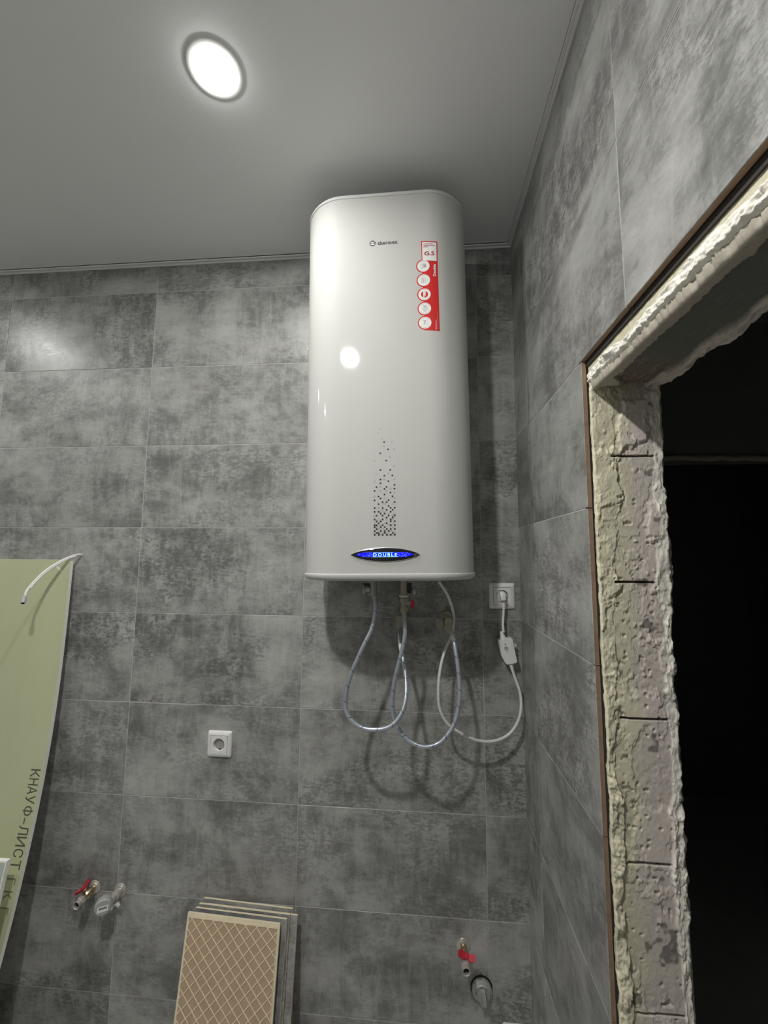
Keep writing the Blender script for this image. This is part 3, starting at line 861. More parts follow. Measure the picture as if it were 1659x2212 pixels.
print_geo(pb, [(.0745, -.0034), (.0820, -.0026), (.0815, -.0034), (.0755, -.0042)], [(0, 1, 2, 3)], pcx, pcz, 0.0046)
pb.build('knob_edge', m_chrome, panel, smooth=False)

# ================================================================== FITTINGS BELOW THE HEATER
def hexnut(mb, o, axis, r, h, mat=0):
    mb.lathe([(r*0.93, 0), (r, h*0.12), (r, h*0.88), (r*0.93, h)], o, axis, 6, mat)
def V3(q): return Vector(q)
Z_ = (0, 0, -1)

# left: inlet with safety valve
a0 = V3((0.8580,-0.1750,1.6204))
sv = thing('safety_valve', 'grey metal safety valve under the left side of the water heater', 'valve', a0)
b = MB(); b.lathe([(0.0115, -0.012), (0.0115, 0.022), (0.0125, 0.026), (0.0125, 0.034)], a0, Z_, 20)
b.build('valve_body', m_dullmetal, sv, a0)
b = MB(); b.lathe([(0.0085, 0), (0.0085, 0.014), (0.0145, 0.016), (0.0145, 0.021), (0.012, 0.021), (0.010, 0.018)], a0+Vector((-0.009, -0.002, -0.014)), (-1, -0.15, 0), 20)
b.build('side_cap', m_dullmetal, sv, a0)
b = MB(); b.box(a0+Vector((-0.030, -0.010, -0.004)), a0+Vector((-0.010, 0.004, 0.003)), bev=0.002)
b.build('black_lever', m_black, sv, a0)

# right: outlet tee with red-handled drain tap
a1 = V3((0.9497,-0.1750,1.6215))
dv_ = thing('drain_valve', 'brass drain tee with small red handle under the middle of the water heater', 'valve', a1)
b = MB(); b.lathe([(0.0105, -0.012), (0.0105, 0.030), (0.0095, 0.032), (0.0095, 0.080)], a1, Z_, 20)
hexnut(b, a1+Vector((0, 0, -0.040)), Z_, 0.0135, 0.012); hexnut(b, a1+Vector((0, 0, -0.068)), Z_, 0.0120, 0.011)
b.build('valve_body', m_aged, dv_, a1)
b = MB(); b.lathe([(0.0118, 0), (0.0145, 0.001), (0.0145, 0.005), (0.0118, 0.006)], a1+Vector((0, 0, -0.031)), Z_, 24)
b.build('white_gasket', m_white, dv_, a1)
b = MB(); b.box(a1+Vector((0.011, -0.010, -0.025)), a1+Vector((0.022, 0.006, 0.004)), bev=0.0015)
b.build('black_cap', m_black, dv_, a1)
b = MB(); b.lathe([(0.006, 0), (0.007, 0.006), (0.0125, 0.010), (0.0125, 0.016), (0.010, 0.016)], a1+Vector((0.019, -0.002, -0.018)), (1, -0.1, 0), 20)
b.build('side_cap', m_dullmetal, dv_, a1)
hb = a1+Vector((0.006, -0.004, -0.053))
b = MB(); b.lathe([(0.0058, 0), (0.0058, 0.010), (0.0042, 0.012), (0.0042, 0.016)], hb, (1, -0.1, 0), 16)
b.lathe([(0.0032, 0), (0.0028, 0.010)], hb+Vector((0.008, 0, -0.003)), Z_, 12)
b.build('side_branch', m_aged, dv_, a1)
b = MB(); hc = hb+Vector((0.019, -0.003, -0.004))
b.prism([(0.0, 0.013), (0.004, 0.010), (0.0055, 0.002), (0.004, -0.010), (0.0, -0.016), (-0.004, -0.010), (-0.005, 0.0), (-0.004, 0.010)], -0.003, 0.003, M=Matrix.Translation(hc) @ Matrix.Rotation(math.radians(6), 4, 'Y'))
b.build('red_handle', m_red, dv_, a1)

# wall outlets behind the hoses
def wall_outlet(base, length, label, knob):
    t = thing('wall_outlet', label, 'pipe outlet', base)
    b = MB(); d = (0, -1, 0)
    b.lathe([(0.0205, 0.0), (0.0205, 0.002), (0.0165, 0.008), (0.0135, 0.010)], base, d, 28)
    b.build('wall_flange', m_aged, t, base)
    b = MB(); b.lathe([(0.0118, 0.006), (0.0118, 0.022), (0.0155, 0.024), (0.0155, 0.032), (0.0118, 0.034), (0.0118, length*0.62), (0.0150, length*0.64), (0.0150, length*0.74), (0.0118, length*0.76), (0.0118, length)], base, d, 24)
    e = base+Vector((0, -length+0.010, 0))
    b.lathe([(0.0112, -0.010), (0.0112, 0.014)], e, Z_, 20)
    hexnut(b, e+Vector((0, 0, -0.012)), Z_, 0.0138, 0.013)
    b.build('angle_body', m_aged, t, base)
    if knob:
        k0 = base+Vector((-0.004, -length*0.70, -0.004))
        b = MB(); b.lathe([(0.005, 0), (0.005, 0.014), (0.0150, 0.017), (0.0165, 0.020), (0.0165, 0.028), (0.0150, 0.031), (0.0, 0.031)], k0, (-0.80, -0.55, -0.15), 24)
        b.build('round_knob', m_aged, t, base)
    return e
o1 = V3((0.9330,0.0000,1.5062)); o2 = V3((1.0812,0.0000,1.5073))
e1 = wall_outlet(o1, 0.085, 'brass wall outlet behind the drain valve, feeding the left hose', False)
e2 = wall_outlet(o2, 0.120, 'brass angle outlet with round knob on the wall between hose and power cord', True)

# ------------------------------------------------------------------ hoses
def hose(name, label, pts, lab_at, end_a, end_b):
    path = catmull(pts, 12)
    t = thing(name, label, 'hose', path[0], 'braided water hoses')
    MB().tube(path, 0.0062, 16).build('hose_tube', m_hose, t, path[0])
    for i, (e, L) in enumerate(((0, end_a), (len(path)-1, end_b))):
        p0 = path[e]; p1 = path[e+(8 if e == 0 else -8)]; ax = (p1-p0).normalized()
        b = MB(); b.lathe([(0.0085, -0.004), (0.0085, 0.010), (0.0074, 0.011), (0.0074, L)], p0, ax, 18)
        b.build('ferrule', m_dullmetal, t, path[0])
    if lab_at:
        k = int(lab_at*(len(path)-1)); seg = path[k-3:k+4]
        MB().tube(seg, 0.00635, 16, caps=False).build('paper_label', m_swhite, t, path[0])
h1 = [tuple(a0+Vector((0.004, 0, -0.030))), (0.8660,-0.1800,1.5459), (0.8567,-0.1900,1.4945), (0.8304,-0.2000,1.4388), (0.7989,-0.2050,1.3652), (0.7854,-0.2050,1.3018), (0.7948,-0.2100,1.2603), (0.8298,-0.2150,1.2328),
      (0.8739,-0.2180,1.2283), (0.9160,-0.2180,1.2397), (0.9437,-0.2120,1.2701), (0.9559,-0.1950,1.3105), (0.9536,-0.1650,1.3587), (0.9432,-0.1400,1.4113), (0.9351,-0.1150,1.4463), tuple(e1+Vector((0, 0, -0.022)))]
hose('water_hose', 'left grey braided water hose looping down from the heater safety valve', h1, 0.905, 0.024, 0.030)
h2 = [tuple(a1+Vector((0, 0, -0.076))), (0.9527,-0.1800,1.4922), (0.9489,-0.1850,1.4540), (0.9359,-0.1900,1.4033), (0.9216,-0.1900,1.3393), (0.9176,-0.1850,1.2745), (0.9308,-0.1830,1.2267), (0.9597,-0.1880,1.1939),
      (1.0047,-0.1950,1.1792), (1.0495,-0.1900,1.1899), (1.0834,-0.1850,1.2259), (1.1014,-0.1750,1.2712), (1.1083,-0.1650,1.3249), (1.1052,-0.1500,1.3850), (1.0990,-0.1350,1.4340), (1.0926,-0.1180,1.4681), tuple(e2+Vector((0, 0, -0.024)))]
hose('water_hose', 'right grey braided water hose looping between drain valve and knobbed wall outlet', h2, 0.925, 0.030, 0.030)

# ================================================================== SOCKETS
def socket(c, label, group='white wall sockets'):
    """flush socket: bevelled frame, square insert, round well"""
    t = thing('wall_socket', label, 'socket', c, group)
    c = Vector(c)
    def rr(h, r, n=6):
        out = []
        for sx, sz, a0 in ((1, 1, 0), (-1, 1, 90), (-1, -1, 180), (1, -1, 270)):
            for k in range(n+1):
                a = math.radians(a0+90*k/n); out.append((sx*(h-r)+r*math.cos(a), sz*(h-r)+r*math.sin(a)))
        return out
    prof = [(0.0415, 0.006, 0.0), (0.0415, 0.006, 0.003), (0.0400, 0.006, 0.0055), (0.0350, 0.005, 0.0085), (0.0295, 0.002, 0.0100), (0.0285, 0.002, 0.0085), (0.0283, 0.002, 0.0050)]
    V = []; n = 28
    for h, r, d in prof: V += [(x, -d, z) for x, z in rr(h, r)]
    F = [(i*n+k, i*n+(k+1) % n, (i+1)*n+(k+1) % n, (i+1)*n+k) for i in range(len(prof)-1) for k in range(n)]
    MB().add(V, F).build('frame', m_white, t)
    # insert with a round opening, well and contacts
    ns = 48; V = []; hi = 0.0276
    for k in range(ns):
        a = 2*math.pi*k/ns; cx_, sz_ = math.cos(a), math.sin(a); q = hi/max(abs(cx_), abs(sz_))
        V.append((cx_*q, -0.0060, sz_*q))
    for k in range(ns):
        a = 2*math.pi*k/ns; cx_, sz_ = math.cos(a), math.sin(a); q = hi/max(abs(cx_), abs(sz_))
        V.append((cx_*q, -0.0100, sz_*q))
    for r, d in ((0.0200, -0.0100), (0.0192, -0.0094), (0.0188, 0.0040)):
        V += [(r*math.cos(2*math.pi*k/ns), d, r*math.sin(2*math.pi*k/ns)) for k in range(ns)]
    F = [(i*ns+k, i*ns+(k+1) % ns, (i+1)*ns+(k+1) % ns, (i+1)*ns+k) for i in range(4) for k in range(ns)]
    F.append(tuple(4*ns+k for k in range(ns)))
    MB().add(V, F).build('insert', m_white, t)
    b = MB()
    for s in (-1, 1): b.lathe([(0.0026, 0), (0.0026, 0.0005)], (s*0.0095, 0.0040, -0.0006), (0, -1, 0), 14)
    b.box((-0.0028, -0.0025, -0.0187), (0.0028, 0.0040, -0.0160))
    b.build('contact_hole', m_dark, t)
    b = MB(); b.box((-0.0022, -0.005, 0.0160), (0.0022, 0.0040, 0.0186)); b.lathe([(0.0022, 0), (0.0022, 0.0010)], (0, 0.0040, 0), (0, -1, 0), 14)
    b.build('earth_contact', m_chrome, t)
    return t
socket((0.3300,-0.0010,1.0775), 'empty white wall socket alone on the tiles, left of the hoses')
socket((1.2636,-0.0010,1.5762), 'white wall socket near the corner with the power plug in it')
sb = (1.2364,-0.0010,0.3309)
socket((sb[0]+0.0415, sb[1], sb[2]-0.0425), 'white wall socket low by the corner, only its upper edge in view')

# ================================================================== POWER CORD
pl = V3((1.2618,-0.0120,1.5742))
cord = thing('power_cord', 'white power cord from the heater with plug and inline safety switch', 'power cord', pl)
b = MB(); b.lathe([(0.0178, -0.012), (0.0182, -0.004), (0.0176, 0.002), (0.0150, 0.004)], pl, (0, -1, 0), 28)
b.box((-0.0085, -0.024, -0.016), (0.0085, 0.0, 0.013), M=Matrix.Translation(pl) @ Matrix.Rotation(math.radians(-14), 4, 'X') @ Matrix.Rotation(math.radians(-4), 4, 'Y'), bev=0.004)
b.build('plug', m_white, cord, pl)
p2 = pl+Vector((0.003, -0.012, -0.016))
b = MB()
b.lathe([(0.0068, 0), (0.0064, 0.004), (0.0050, 0.005), (0.0062, 0.007), (0.0060, 0.010), (0.0048, 0.011), (0.0058, 0.013), (0.0055, 0.016), (0.0045, 0.017), (0.0052, 0.019), (0.0046, 0.023)], p2, (0.02, 0.08, -1), 16)
b.build('plug_strain_relief', m_white, cord, pl)
cw = 0.0040
up = catmull([tuple(p2+Vector((0, 0, -0.020))), (1.2636,-0.0220,1.5151), (1.2606,-0.0260,1.4866), (1.2615,-0.0300,1.4642)], 10)
MB().tube(up, cw, 14).build('cable', m_whitecable, cord, pl)
low = catmull([(1.2802,-0.0320,1.3654), (1.2916,-0.0340,1.3297), (1.3051,-0.0380,1.2853), (1.3056,-0.0450,1.2395), (1.2911,-0.0520,1.1980), (1.2609,-0.0600,1.1651), (1.2152,-0.0750,1.1521), (1.1639,-0.0900,1.1589),
               (1.1163,-0.1050,1.1828), (1.0752,-0.1150,1.2138), (1.0535,-0.1200,1.2567), (1.0496,-0.1250,1.3108), (1.0559,-0.1180,1.3688), (1.0715,-0.0950,1.4179), (1.0913,-0.0800,1.4569), (1.0998,-0.0860,1.5001), (1.0953,-0.1120,1.5412), (1.0788,-0.1550,1.5866), (1.0609,-0.1650,1.6167), (1.0513,-0.1700,1.6304)], 10)
MB().tube(low, 0.0044, 14).build('cable', m_whitecable, cord, pl)
# inline breaker, its own little frame: x right, y depth, z up, tilted a little
rc = V3((1.2710,-0.0300,1.4086))
RM = Matrix.Translation(rc) @ Matrix.Rotation(math.radians(-11), 4, 'Y')
def tpoly(sc=1.0, dx=0.0):
    return [(x*sc+dx, z*sc) for x, z in [(-0.0215, 0.034), (-0.019, 0.037), (0.019, 0.037), (0.0225, 0.033), (0.0225, -0.036), (0.018, -0.041), (-0.010, -0.041), (-0.0145, -0.036), (-0.0215, -0.012)]]
b = MB(); b.prism(tpoly(), -0.0060, 0.020, M=RM); b.prism(tpoly(0.97), -0.0085, -0.0060, M=RM)
hs_ = b.build('switch_housing', m_white, cord, pl, angle=30)
b = MB(); b.prism(tpoly(1.012), 0.0035, 0.0052, M=RM)
b.build('housing_seam', m_greyplastic, hs_, pl)
b = MB()
for k in range(4): b.box((0.0135, -0.0098, 0.006+k*0.0035), (0.0232, -0.004, 0.0078+k*0.0035), M=RM)
b.build('grip_ribs', m_white, hs_, pl, smooth=False)
def rl(prof, x, z, mt, nm):
    q = MB(); q.lathe(prof, RM @ Vector((x, -0.0085, z)), RM.to_3x3() @ Vector((0, -1, 0)), 20); q.build(nm, mt, hs_, pl)
rl([(0.0062, 0), (0.0062, 0.0012), (0.0050, 0.0012), (0.0045, 0.0002)], -0.003, 0.009, m_greyplastic, 'reset_button')
rl([(0.0030, 0), (0.0026, 0.0010), (0, 0.0010)], -0.003, 0.009, m_sgrey, 'button_cap')
rl([(0.0020, 0), (0.0016, 0.0008), (0, 0.0008)], -0.003, 0.0215, m_dark, 'indicator')
rl([(0.0024, 0), (0.0020, 0.0008), (0, 0.0008)], -0.001, -0.002, m_greyplastic, 'test_button')
b = MB(); n = 20
V = []; F = []
for d in (0.006, 0.010):
    for r in (0.0022, 0.0048): V += [RM @ Vector((0.0285+r*math.cos(2*math.pi*k/n), d, 0.010+r*math.sin(2*math.pi*k/n))) for k in range(n)]
for k in range(n):
    k2 = (k+1) % n
    F += [(k, k2, n+k2, n+k), (2*n+k, 3*n+k, 3*n+k2, 2*n+k2), (n+k, n+k2, 3*n+k2, 3*n+k), (k, 2*n+k, 2*n+k2, k2)]
b.add(V, F); b.box((0.020, 0.006, 0.0065), (0.0265, 0.010, 0.0135), M=RM)
b.build('hanging_lug', m_white, hs_, pl)
axr = RM.to_3x3() @ Vector((0, 0, 1))
b = MB(); b.lathe([(0.0120, -0.003), (0.0120, 0.003), (0.0090, 0.004), (0.0085, 0.009), (0.0065, 0.011), (0.0058, 0.022), (0.0045, 0.024)], RM @ Vector((-0.004, 0.005, 0.036)), axr, 18)
b.build('upper_gland', m_white, cord, pl)
b = MB(); b.lathe([(0.0090, -0.003), (0.0090, 0.003), (0.0072, 0.004), (0.0072, 0.008), (0.0062, 0.009), (0.0055, 0.022), (0.0046, 0.024)], RM @ Vector((0.004, 0.005, -0.040)), -axr, 18)
b.build('lower_gland', m_white, cord, pl)

# ================================================================== STUB VALVES LOW ON THE WALL
def flange(mb, base, r=0.0210):
    mb.lathe([(r, 0), (r, 0.0016), (r*0.93, 0.0030), (r*0.80, 0.0034), (r*0.74, 0.0060), (r*0.60, 0.0065)], base, (0, -1, 0), 28)
def stub_valve(base, label, hdir, k=1.0, wing=(0, -1, 0), sp=0.026):
    """ball valve on a wall stub: flange, body, butterfly handle, nose nut, open end"""
    t = thing('ball_valve', label, 'valve', base, None)
    b = MB(); flange(b, base); b.build('wall_flange', m_nickel, t, base)
    b = MB()
    prof = [(0.0105, 0.006), (0.0105, 0.016), (0.0140, 0.019), (0.0145, 0.030), (0.0125, 0.036), (0.0092, 0.040), (0.0092, 0.052)]
    b.lathe([(r, h*k) for r, h in prof], base, (0, -1, 0), 22)
    u = Vector(hdir).normalized()
    b.lathe([(0.0060, 0.008), (0.0060, 0.020), (0.0040, 0.021), (0.0040, 0.024)], base+Vector((0, -sp*k, 0)), u, 14)
    b.build('valve_body', m_brass, t, base)
    b = MB(); n0 = base+Vector((0, -0.050*k, 0))
    hexnut(b, n0, (0, -1, 0), 0.0135, 0.013)
    b.lathe([(0.0110, 0.012), (0.0110, 0.026), (0.0100, 0.026), (0.0088, 0.024), (0.0088, 0.013)], n0, (0, -1, 0), 22, caps=False)
    b.build('nose_nut', m_nickel, t, base)
    b = MB(); b.lathe([(0.0088, 0.0), (0.0088, 0.0005)], n0+Vector((0, -0.016, 0)), (0, -1, 0), 20); b.build('open_bore', m_dark, t, base)
    # butterfly handle: two swept wings
    hc_ = base+Vector((0, -sp*k, 0))+u*0.022
    ww = Vector(wing).normalized(); ww = (ww-u*ww.dot(u)).normalized(); sd_ = u.cross(ww).normalized()
    Mh = Matrix((( *ww, 0), (*u, 0), (*sd_, 0), (0, 0, 0, 1))).transposed(); Mh.translation = hc_
    b = MB()
    for s in (-1, 1):
        b.add([Mh @ Vector(q) for q in [(s*0.002, -0.002, -0.007), (s*0.020, 0.002, -0.0095), (s*0.026, 0.006, -0.006), (s*0.026, 0.006, 0.006), (s*0.020, 0.002, 0.0095), (s*0.002, -0.002, 0.007),
                                        (s*0.002, 0.004, -0.007), (s*0.019, 0.008, -0.0095), (s*0.025, 0.011, -0.006), (s*0.025, 0.011, 0.006), (s*0.019, 0.008, 0.0095), (s*0.002, 0.004, 0.007)]],
              [(0, 1, 2, 3, 4, 5), (11, 10, 9, 8, 7, 6)]+[(i, i+6, (i+1) % 6+6, (i+1) % 6) for i in range(6)])
    b.lathe([(0.0070, -0.003), (0.0070, 0.005), (0.0055, 0.007), (0, 0.007)], hc_, u, 16)
    return t, b
v1 = V3((-0.0776,0.0000,0.6098))
t, b = stub_valve(v1, 'brass ball valve with red butterfly handle at lower left, nearest the green board', (-0.70, -0.05, 0.62), 1.0)
b.build('red_handle', m_red, t, v1)
v3 = V3((1.1251,0.0000,0.5265))
t, b = stub_valve(v3, 'brass ball valve with red butterfly handle at lower right, above the drain plug', (0.12, -0.55, 0.60), 1.15, (1, -0.15, -0.15), 0.034)
b.build('red_handle', m_red, t, v3)

# second lower-left outlet: chrome stub, white lever, round cap with a paper label
v2 = V3((0.0125,0.0000,0.6074))
t2 = thing('capped_valve', 'chrome wall valve with round grey labelled cap and white lever at lower left', 'valve', v2)
b = MB(); flange(b, v2); b.build('wall_flange', m_nickel, t2, v2)
b = MB(); b.lathe([(0.0110, 0.006), (0.0110, 0.014), (0.0140, 0.016), (0.0140, 0.026), (0.0110, 0.028), (0.0110, 0.046), (0.0090, 0.048), (0.0090, 0.060)], v2, (0, -1, 0), 24)
b.build('valve_body', m_nickel, t2, v2)
cp = V3((0.0154,-0.0820,0.6149))
b = MB(); e_ = v2+Vector((0, -0.055, 0))
b.tube(catmull([tuple(e_), tuple(e_*0.5+cp*0.5+Vector((0, -0.004, 0.006))), tuple(cp+Vector((0.004, 0.010, 0.006)))], 6), 0.0075, 14)
b.build('neck', m_brass, t2, v2)
cax = Vector((0.48, -0.86, 0.02)).normalized()
b = MB(); b.lathe([(0.0225, -0.022), (0.0235, -0.018), (0.0235, -0.004), (0.0205, 0.0), (0.0, 0.0005)], cp, cax, 32)
cap = b.build('round_cap', m_greyplastic, t2, v2)
u_, w_, a_ = frame_from_axis(cax)
up_ = Vector((0, 0, 1)); rt_ = (up_.cross(cax)).normalized(); up_ = cax.cross(rt_).normalized()
q = [cp+cax*0.0008+rt_*x+up_*z for x, z in ((-0.0150, -0.011), (0.0150, -0.010), (0.0150, 0.007), (-0.0130, 0.006))]
MB().add(q, [(0, 1, 2, 3)]).build('paper_label', m_swhite, cap, v2, smooth=False)
b = MB()
for x, wd in ((-0.0095, 0.004), (-0.0045, 0.0025), (-0.001, 0.004), (0.0045, 0.0035), (0.0085, 0.0025)):
    b.add([cp+cax*0.0012+rt_*(x+dx)+up_*z for dx, z in ((0, -0.003), (wd, -0.003), (wd, 0.003), (0, 0.003))], [(0, 1, 2, 3)])
b.build('label_print', m_ink_dark, cap, v2, smooth=False)
b = MB()
for (u0, v0, w0, h0, an) in ((251.5, 1950, 0.0105, 0.0150, 25), (267.5, 1941, 0.0110, 0.0085, 28)):
    c_ = V3((0, 0, 0))
    c_ = v2+Vector((-0.004 if an == 25 else 0.016, -0.030, -0.030 if an == 25 else -0.022))
    b.box((-w0/2, -0.003, -h0/2), (w0/2, 0.003, h0/2), M=Matrix.Translation(c_) @ Matrix.Rotation(math.radians(an), 4, 'Y'), bev=0.001)
b.box((-0.006, -0.003, -0.002), (0.012, 0.003, 0.002), M=Matrix.Translation(v2+Vector((0.006, -0.028, -0.022))) @ Matrix.Rotation(math.radians(-25), 4, 'Y'))
b.build('white_lever', m_white, t2, v2, smooth=False)

# drain plug
d0 = V3((1.1772,0.0000,0.4170))
t3 = thing('drain_plug', 'grey plastic drain plug with a raised grip, low on the wall at right', 'drain plug', d0)
b = MB(); b.lathe([(0.0325, 0), (0.0325, 0.0015), (0.0300, 0.0020)], d0, (0, -1, 0), 36); b.build('pipe_hole', m_dark, t3, d0)
b = MB(); b.lathe([(0.0270, 0), (0.0290, 0.004), (0.0290, 0.014), (0.0262, 0.016), (0.0240, 0.017), (0.0240, 0.020), (0.0215, 0.023), (0.0195, 0.023), (0.0190, 0.0200), (0.0, 0.0195)], d0, (0, -1, 0), 40)
b.build('plug_body', m_greyplastic, t3, d0)
b = MB()
Mg = Matrix.Translation(d0+Vector((0.001, -0.019, -0.002))) @ Matrix.Rotation(math.radians(-6), 4, 'Y')
b.box((-0.0080, -0.016, -0.021), (-0.0055, 0.002, 0.019), M=Mg, bev=0.0008); b.box((0.0050, -0.016, -0.021), (0.0080, 0.002, 0.019), M=Mg, bev=0.0008); b.box((-0.0056, -0.013, -0.021), (0.0052, 0.002, 0.017), M=Mg)
b.build('grip', m_greyplastic, t3, d0)

# ================================================================== GREEN PLASTERBOARD
BZ = [0.0, 0.25, 0.505, 0.581, 0.685, 0.807, 0.962, 1.158, 1.333, 1.446, 1.684]
BY = [-0.300, -0.232, -0.165, -0.148, -0.124, -0.096, -0.070, -0.049, -0.039, -0.033, -0.028]
_c = np.polyfit(BZ, BY, 4)
def board_y(z): return float(np.polyval(_c, z))
BX1 = -0.225
TB = 0.0125
board = thing('plasterboard', 'tall green moisture-resistant plasterboard sheet leaning bowed against the tiles at left', 'plasterboard', (-0.75, board_y(0), 0))
bo = board.location.copy()
zs = np.linspace(0, 1.684, 48); V = []; F = []
for z in zs: V += [(-1.30, board_y(z)-TB, z), (BX1, board_y(z)-TB, z)]
F = [(2*i, 2*i+1, 2*i+3, 2*i+2) for i in range(len(zs)-1)]
MB().add(V, F).build('face_paper', m_board, board, bo)
V = []; F = []
for z in zs: V += [(-1.30, board_y(z), z), (-1.30, board_y(z)-TB+0.0006, z), (BX1+0.0004, board_y(z)-TB+0.0006, z), (BX1+0.0004, board_y(z), z)]
for i in range(len(zs)-1): F += [(4*i+a, 4*i+(a+1) % 4, 4*i+4+(a+1) % 4, 4*i+4+a) for a in range(4)]
F += [(0, 1, 2, 3), tuple(4*(len(zs)-1)+a for a in (3, 2, 1, 0))]
MB().add(V, F).build('gypsum_core', m_paper, board, bo, smooth=False)
def board_print(mb, V2, F2, x, z):
    # lettering runs down the sheet, tops towards the right edge
    mb.add([(x+b_, board_y(z-a_)-TB-0.0005, z-a_) for a_, b_ in V2], F2)
m_print = M('board_print', (0.085, 0.095, 0.06), 0.8, var=0.5, scale=160)
m_print2 = M('faded_board_print', (0.21, 0.225, 0.135), 0.8, var=0.3, scale=120)
zc_ = (-0.2500,-0.0748,1.0074)[2]
zb_ = (-0.2500,-0.1131,0.7369)[2]
b = MB(); kz = (zb_-zc_)/(1873-1659)
for ch, p0_, p1_ in (('К', 1659, 1678), ('Н', 1680, 1696), ('А', 1698, 1716), ('У', 1718, 1737), ('О', 1741, 1763), ('Л', 1783, 1803), ('И', 1806, 1827), ('С', 1831, 1849), ('Т', 1854, 1873)):
    V2, F2 = fit_text(ch, width=abs(kz)*(p1_-p0_)*0.96, height=0.0330 if ch != 'О' else 0.0260)
    board_print(b, V2, F2, BX1-0.0245, zc_+kz*((p0_+p1_)/2-1659))
V2, F2 = rect2(-0.0018, -0.0175, 0.0018, 0.0175); board_print(b, V2, F2, BX1-0.0245, zc_+kz*(1752-1659))
V2, F2 = rect2(-0.0085, -0.0017, 0.0085, 0.0017); board_print(b, V2, F2, BX1-0.0290, zc_+kz*(1773.5-1659))
tag(b.build('lettering', m_print, board, bo, smooth=False), 'dark printed lettering down the board edge', kind='stuff')
for ch, wd_, dz_ in (('Г', 0.018, 0.030), ('К', 0.020, 0.062), ('Г', 0.018, 0.100)):
    b = MB(); V2, F2 = fit_text(ch, width=wd_, height=0.029); board_print(b, V2, F2, BX1-0.026, zb_-dz_)
    b.build('faded_letter', m_print2, board, bo, smooth=False)
b = MB()
# whitish smears on the face
sx0, sy0, sz0 = (-0.2644,-0.0410,1.6514)
V2, F2 = disc2(0.010, 18, 0.016); V2 = [(a*(1+0.2*math.sin(5*i)), c*(1+0.25*math.cos(3*i))) for i, (a, c) in enumerate(V2)]
b.add([(sx0+a*0.8-c*0.5, board_y(sz0+c+a*0.5)-TB-0.0006, sz0+c*0.9-a*0.5) for a, c in V2], F2)
for u0, v0, L, an in ((17, 1466, 0.018, -55), (113, 1465, 0.004, 50), (121, 1321, 0.004, 60)):
    pass
m_smear = M('plaster_smear', (0.74, 0.75, 0.60), 0.85, var=0.2, scale=90)
b.build('plaster_smear', m_smear, board, bo, smooth=False)

# smaller sheet in front
c0 = V3((-0.2131,-0.1900,0.8068)); 
off = thing('board_offcut', 'small pale plasterboard offcut with white edges leaning on the green board at far left', 'plasterboard', (c0.x-0.2, -0.33, 0))
oo = off.location.copy()
fy = lambda z: -0.325+(c0.y+0.325)*z/c0.z
V = [(c0.x-0.45, fy(0)-0.0, 0), (c0.x, fy(0), 0), (c0.x, fy(c0.z), c0.z), (c0.x-0.45, fy(c0.z), c0.z)]
MB().add([(x+(0.0 if x < c0.x-0.1 else -0.0035), fy(z if z < 0.1 else z-0.0035)-0.0006, z if z < 0.1 else z-0.0035) for x, y, z in V], [(0, 1, 2, 3)]).build('face_paper', m_board2, off, oo, smooth=False)
MB().add(V+[(x, y+TB, z) for x, y, z in V], [(0, 1, 2, 3), (7, 6, 5, 4), (0, 4, 5, 1), (1, 5, 6, 2), (2, 6, 7, 3), (3, 7, 4, 0)]).build('gypsum_core', m_paper, off, oo, smooth=False)

# cable end poking out of the wall above the board
cb = catmull([(-0.2204,0.0040,1.6986), (-0.2176,-0.0200,1.7010), (-0.2291,-0.0550,1.6888), (-0.2535,-0.0950,1.6531), (-0.2661,-0.1250,1.6191), (-0.2723,-0.1450,1.5874), (-0.2699,-0.1550,1.5677)], 12)
ec = thing('electric_cable', 'short white electric cable end poking from the wall over the green board', 'cable', cb[0])
MB().tube(cb, lambda t: 0.0042+0.0006*math.sin(t*16), 14).build('sheath', m_whitecable, ec, cb[0])
MB().tube([q+Vector((0.0032, 0.0006, -0.0030)) for q in cb[16:58]], 0.0030, 10).build('second_core', m_whitecable, ec, cb[0])
eb = [cb[-1], V3((-0.2673,-0.1600,1.5609)), V3((-0.2617,-0.1680,1.5473))]
MB().tube(catmull([tuple(q) for q in eb], 5), lambda t: 0.0050+0.0022*math.sin(t*2.6), 14).build('tape_end', m_greyplastic, ec, cb[0])
MB().lathe([(0.0040, 0), (0.0040, 0.0015)], eb[-1], (eb[-1]-eb[-2]).normalized(), 14).build('cut_end', m_dark, ec, cb[0])

# ================================================================== LEANING SPARE TILES
def lean_matrix(xl, ytop, ybot, L, yaw=0.0, z0=0.0):
    """tile frame: x along the width, z up the leaning face, y into the stack"""
    dz = math.sqrt(L*L-(ybot-ytop)**2)
    ez = Vector((0, ytop-ybot, dz)).normalized(); ex = Vector((math.cos(yaw), math.sin(yaw), 0)); ey = ez.cross(ex).normalized()
    Mx = Matrix((( *ex, 0), (*ey, 0), (*ez, 0), (0, 0, 0, 1))).transposed(); Mx.translation = Vector((xl, ybot, z0))
    return Mx
m_rib = M('unglazed_tile_back', (0.50, 0.365, 0.24), 0.9, var=0.16, scale=30, bmp=0.25)
m_ribtop = M('worn_rib_tops', (0.84, 0.72, 0.54), 0.85, var=0.15, scale=60)
m_edge = M('tile_edge', (0.78, 0.69, 0.50), 0.85, var=0.15, scale=50, bmp=0.2)
TW, TL, TT = 0.295, 0.596, 0.009
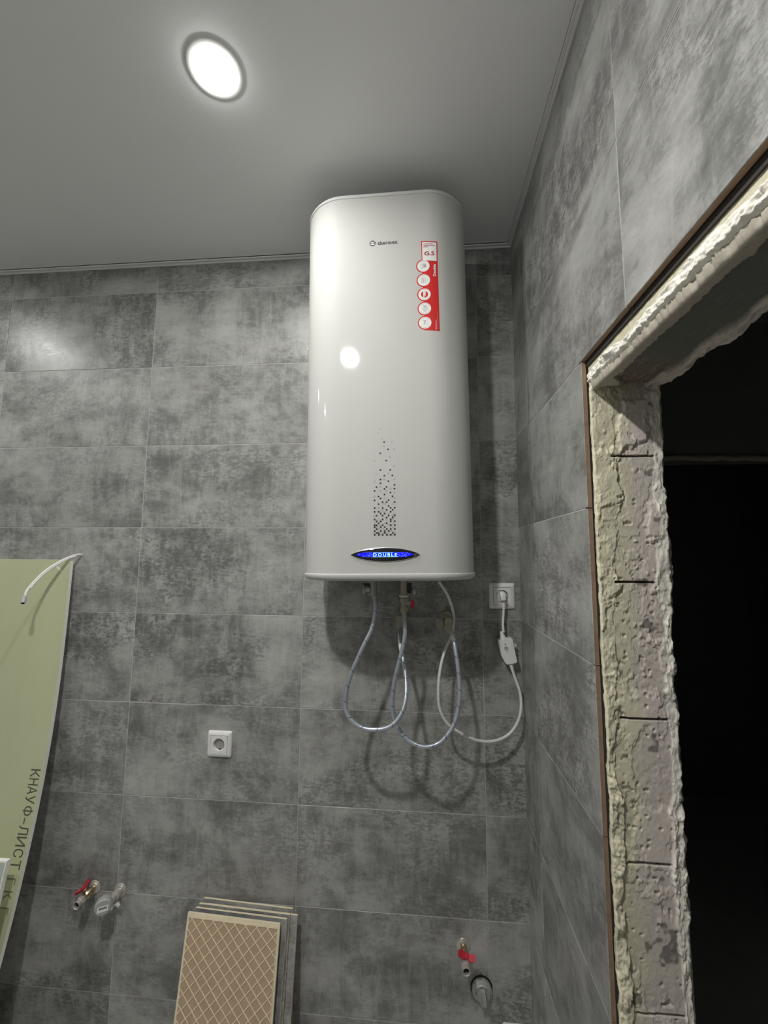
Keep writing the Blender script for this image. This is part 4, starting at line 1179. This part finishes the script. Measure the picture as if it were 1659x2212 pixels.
def loose_tile(Mx, label, back_front):
    o = Mx.translation.copy()
    t = thing('spare_tile', label, 'tile', o, 'spare wall tiles')
    b = MB(); b.box((0, 0.0008, 0), (TW, TT-0.0008, TL), M=Mx, bev=0.0006); b.build('tile_body', m_edge, t, o)
    gy = (0.0, 0.0009) if not back_front else (TT-0.0009, TT)
    b = MB(); b.box((0.0004, gy[0], 0.0004), (TW-0.0004, gy[1], TL-0.0004), M=Mx); b.build('glazed_face', m_tile, t, o, smooth=False)
    if back_front:
        e = 0.006
        b = MB(); b.box((e, -0.0002, e), (TW-e, 0.0010, TL-e-0.004), M=Mx); b.build('ribbed_back', m_rib, t, o, smooth=False)
        b = MB(); sp = 0.0345; x0, x1, z0, z1 = e, TW-e, e, TL-e-0.004
        hw = 0.00115
        def clip(c, sg):
            # line x*1.0 + sg*z*0.98 = c inside the rectangle
            pts = []
            for x_ in (x0, x1):
                z_ = (c-x_)/(sg*0.98)
                if z0 <= z_ <= z1: pts.append((x_, z_))
            for z_ in (z0, z1):
                x_ = c-sg*z_*0.98
                if x0 < x_ < x1: pts.append((x_, z_))
            return pts[:2] if len(pts) >= 2 else None
        for sg in (1, -1):
            c = -1.0
            while c < 1.2:
                s_ = clip(c, sg)
                if s_:
                    (xa, za), (xb, zb_) = s_; d = Vector((xb-xa, zb_-za)); L_ = d.length
                    if L_ > 0.004:
                        d /= L_; nrm = Vector((-d.y, d.x))*hw
                        q = []
                        for yv, f_ in ((-0.0002, 1.0), (-0.0014, 0.6)):
                            q += [(xa+nrm.x*f_, yv, za+nrm.y*f_), (xb+nrm.x*f_, yv, zb_+nrm.y*f_), (xb-nrm.x*f_, yv, zb_-nrm.y*f_), (xa-nrm.x*f_, yv, za-nrm.y*f_)]
                        b.add([Mx @ Vector(k_) for k_ in q], [(4, 5, 6, 7), (0, 1, 5, 4), (1, 2, 6, 5), (2, 3, 7, 6), (3, 0, 4, 7)])
                c += sp
        for rc_ in ((x0, z0, x1, z0+0.0014), (x0, z1-0.0014, x1, z1), (x0, z0, x0+0.0014, z1), (x1-0.0014, z0, x1, z1)):
            b.box((rc_[0], -0.0012, rc_[1]), (rc_[2], 0, rc_[3]), M=Mx)
        tag(b.build('back_ribs', m_ribtop, t, o, smooth=False), 'raised diagonal ribs in a diamond grid', kind='stuff')
    return t
stack = [(0.305, -0.014, -0.119, 'rearmost spare tile, touching the tiled wall behind the stack', False, -0.006),
         (0.325, -0.031, -0.136, 'spare tile jutting out to the right of the leaning stack', False, -0.010),
         (0.304, -0.041, -0.146, 'spare tile third from the front of the leaning stack', False, -0.002),
         (0.299, -0.052, -0.156, 'second spare tile, with its dark grey glazed side showing beside the front one', False, -0.006),
         (0.284, -0.070, -0.185, 'foremost spare tile, tan ribbed back with a diamond grid facing out', True, -0.004)]
for xl, yt, yb, lab, bf, dz in stack:
    loose_tile(lean_matrix(xl, yt-0.0, yb, TL, -0.05, 0.022+max(0.0, dz+0.010)), lab, bf)
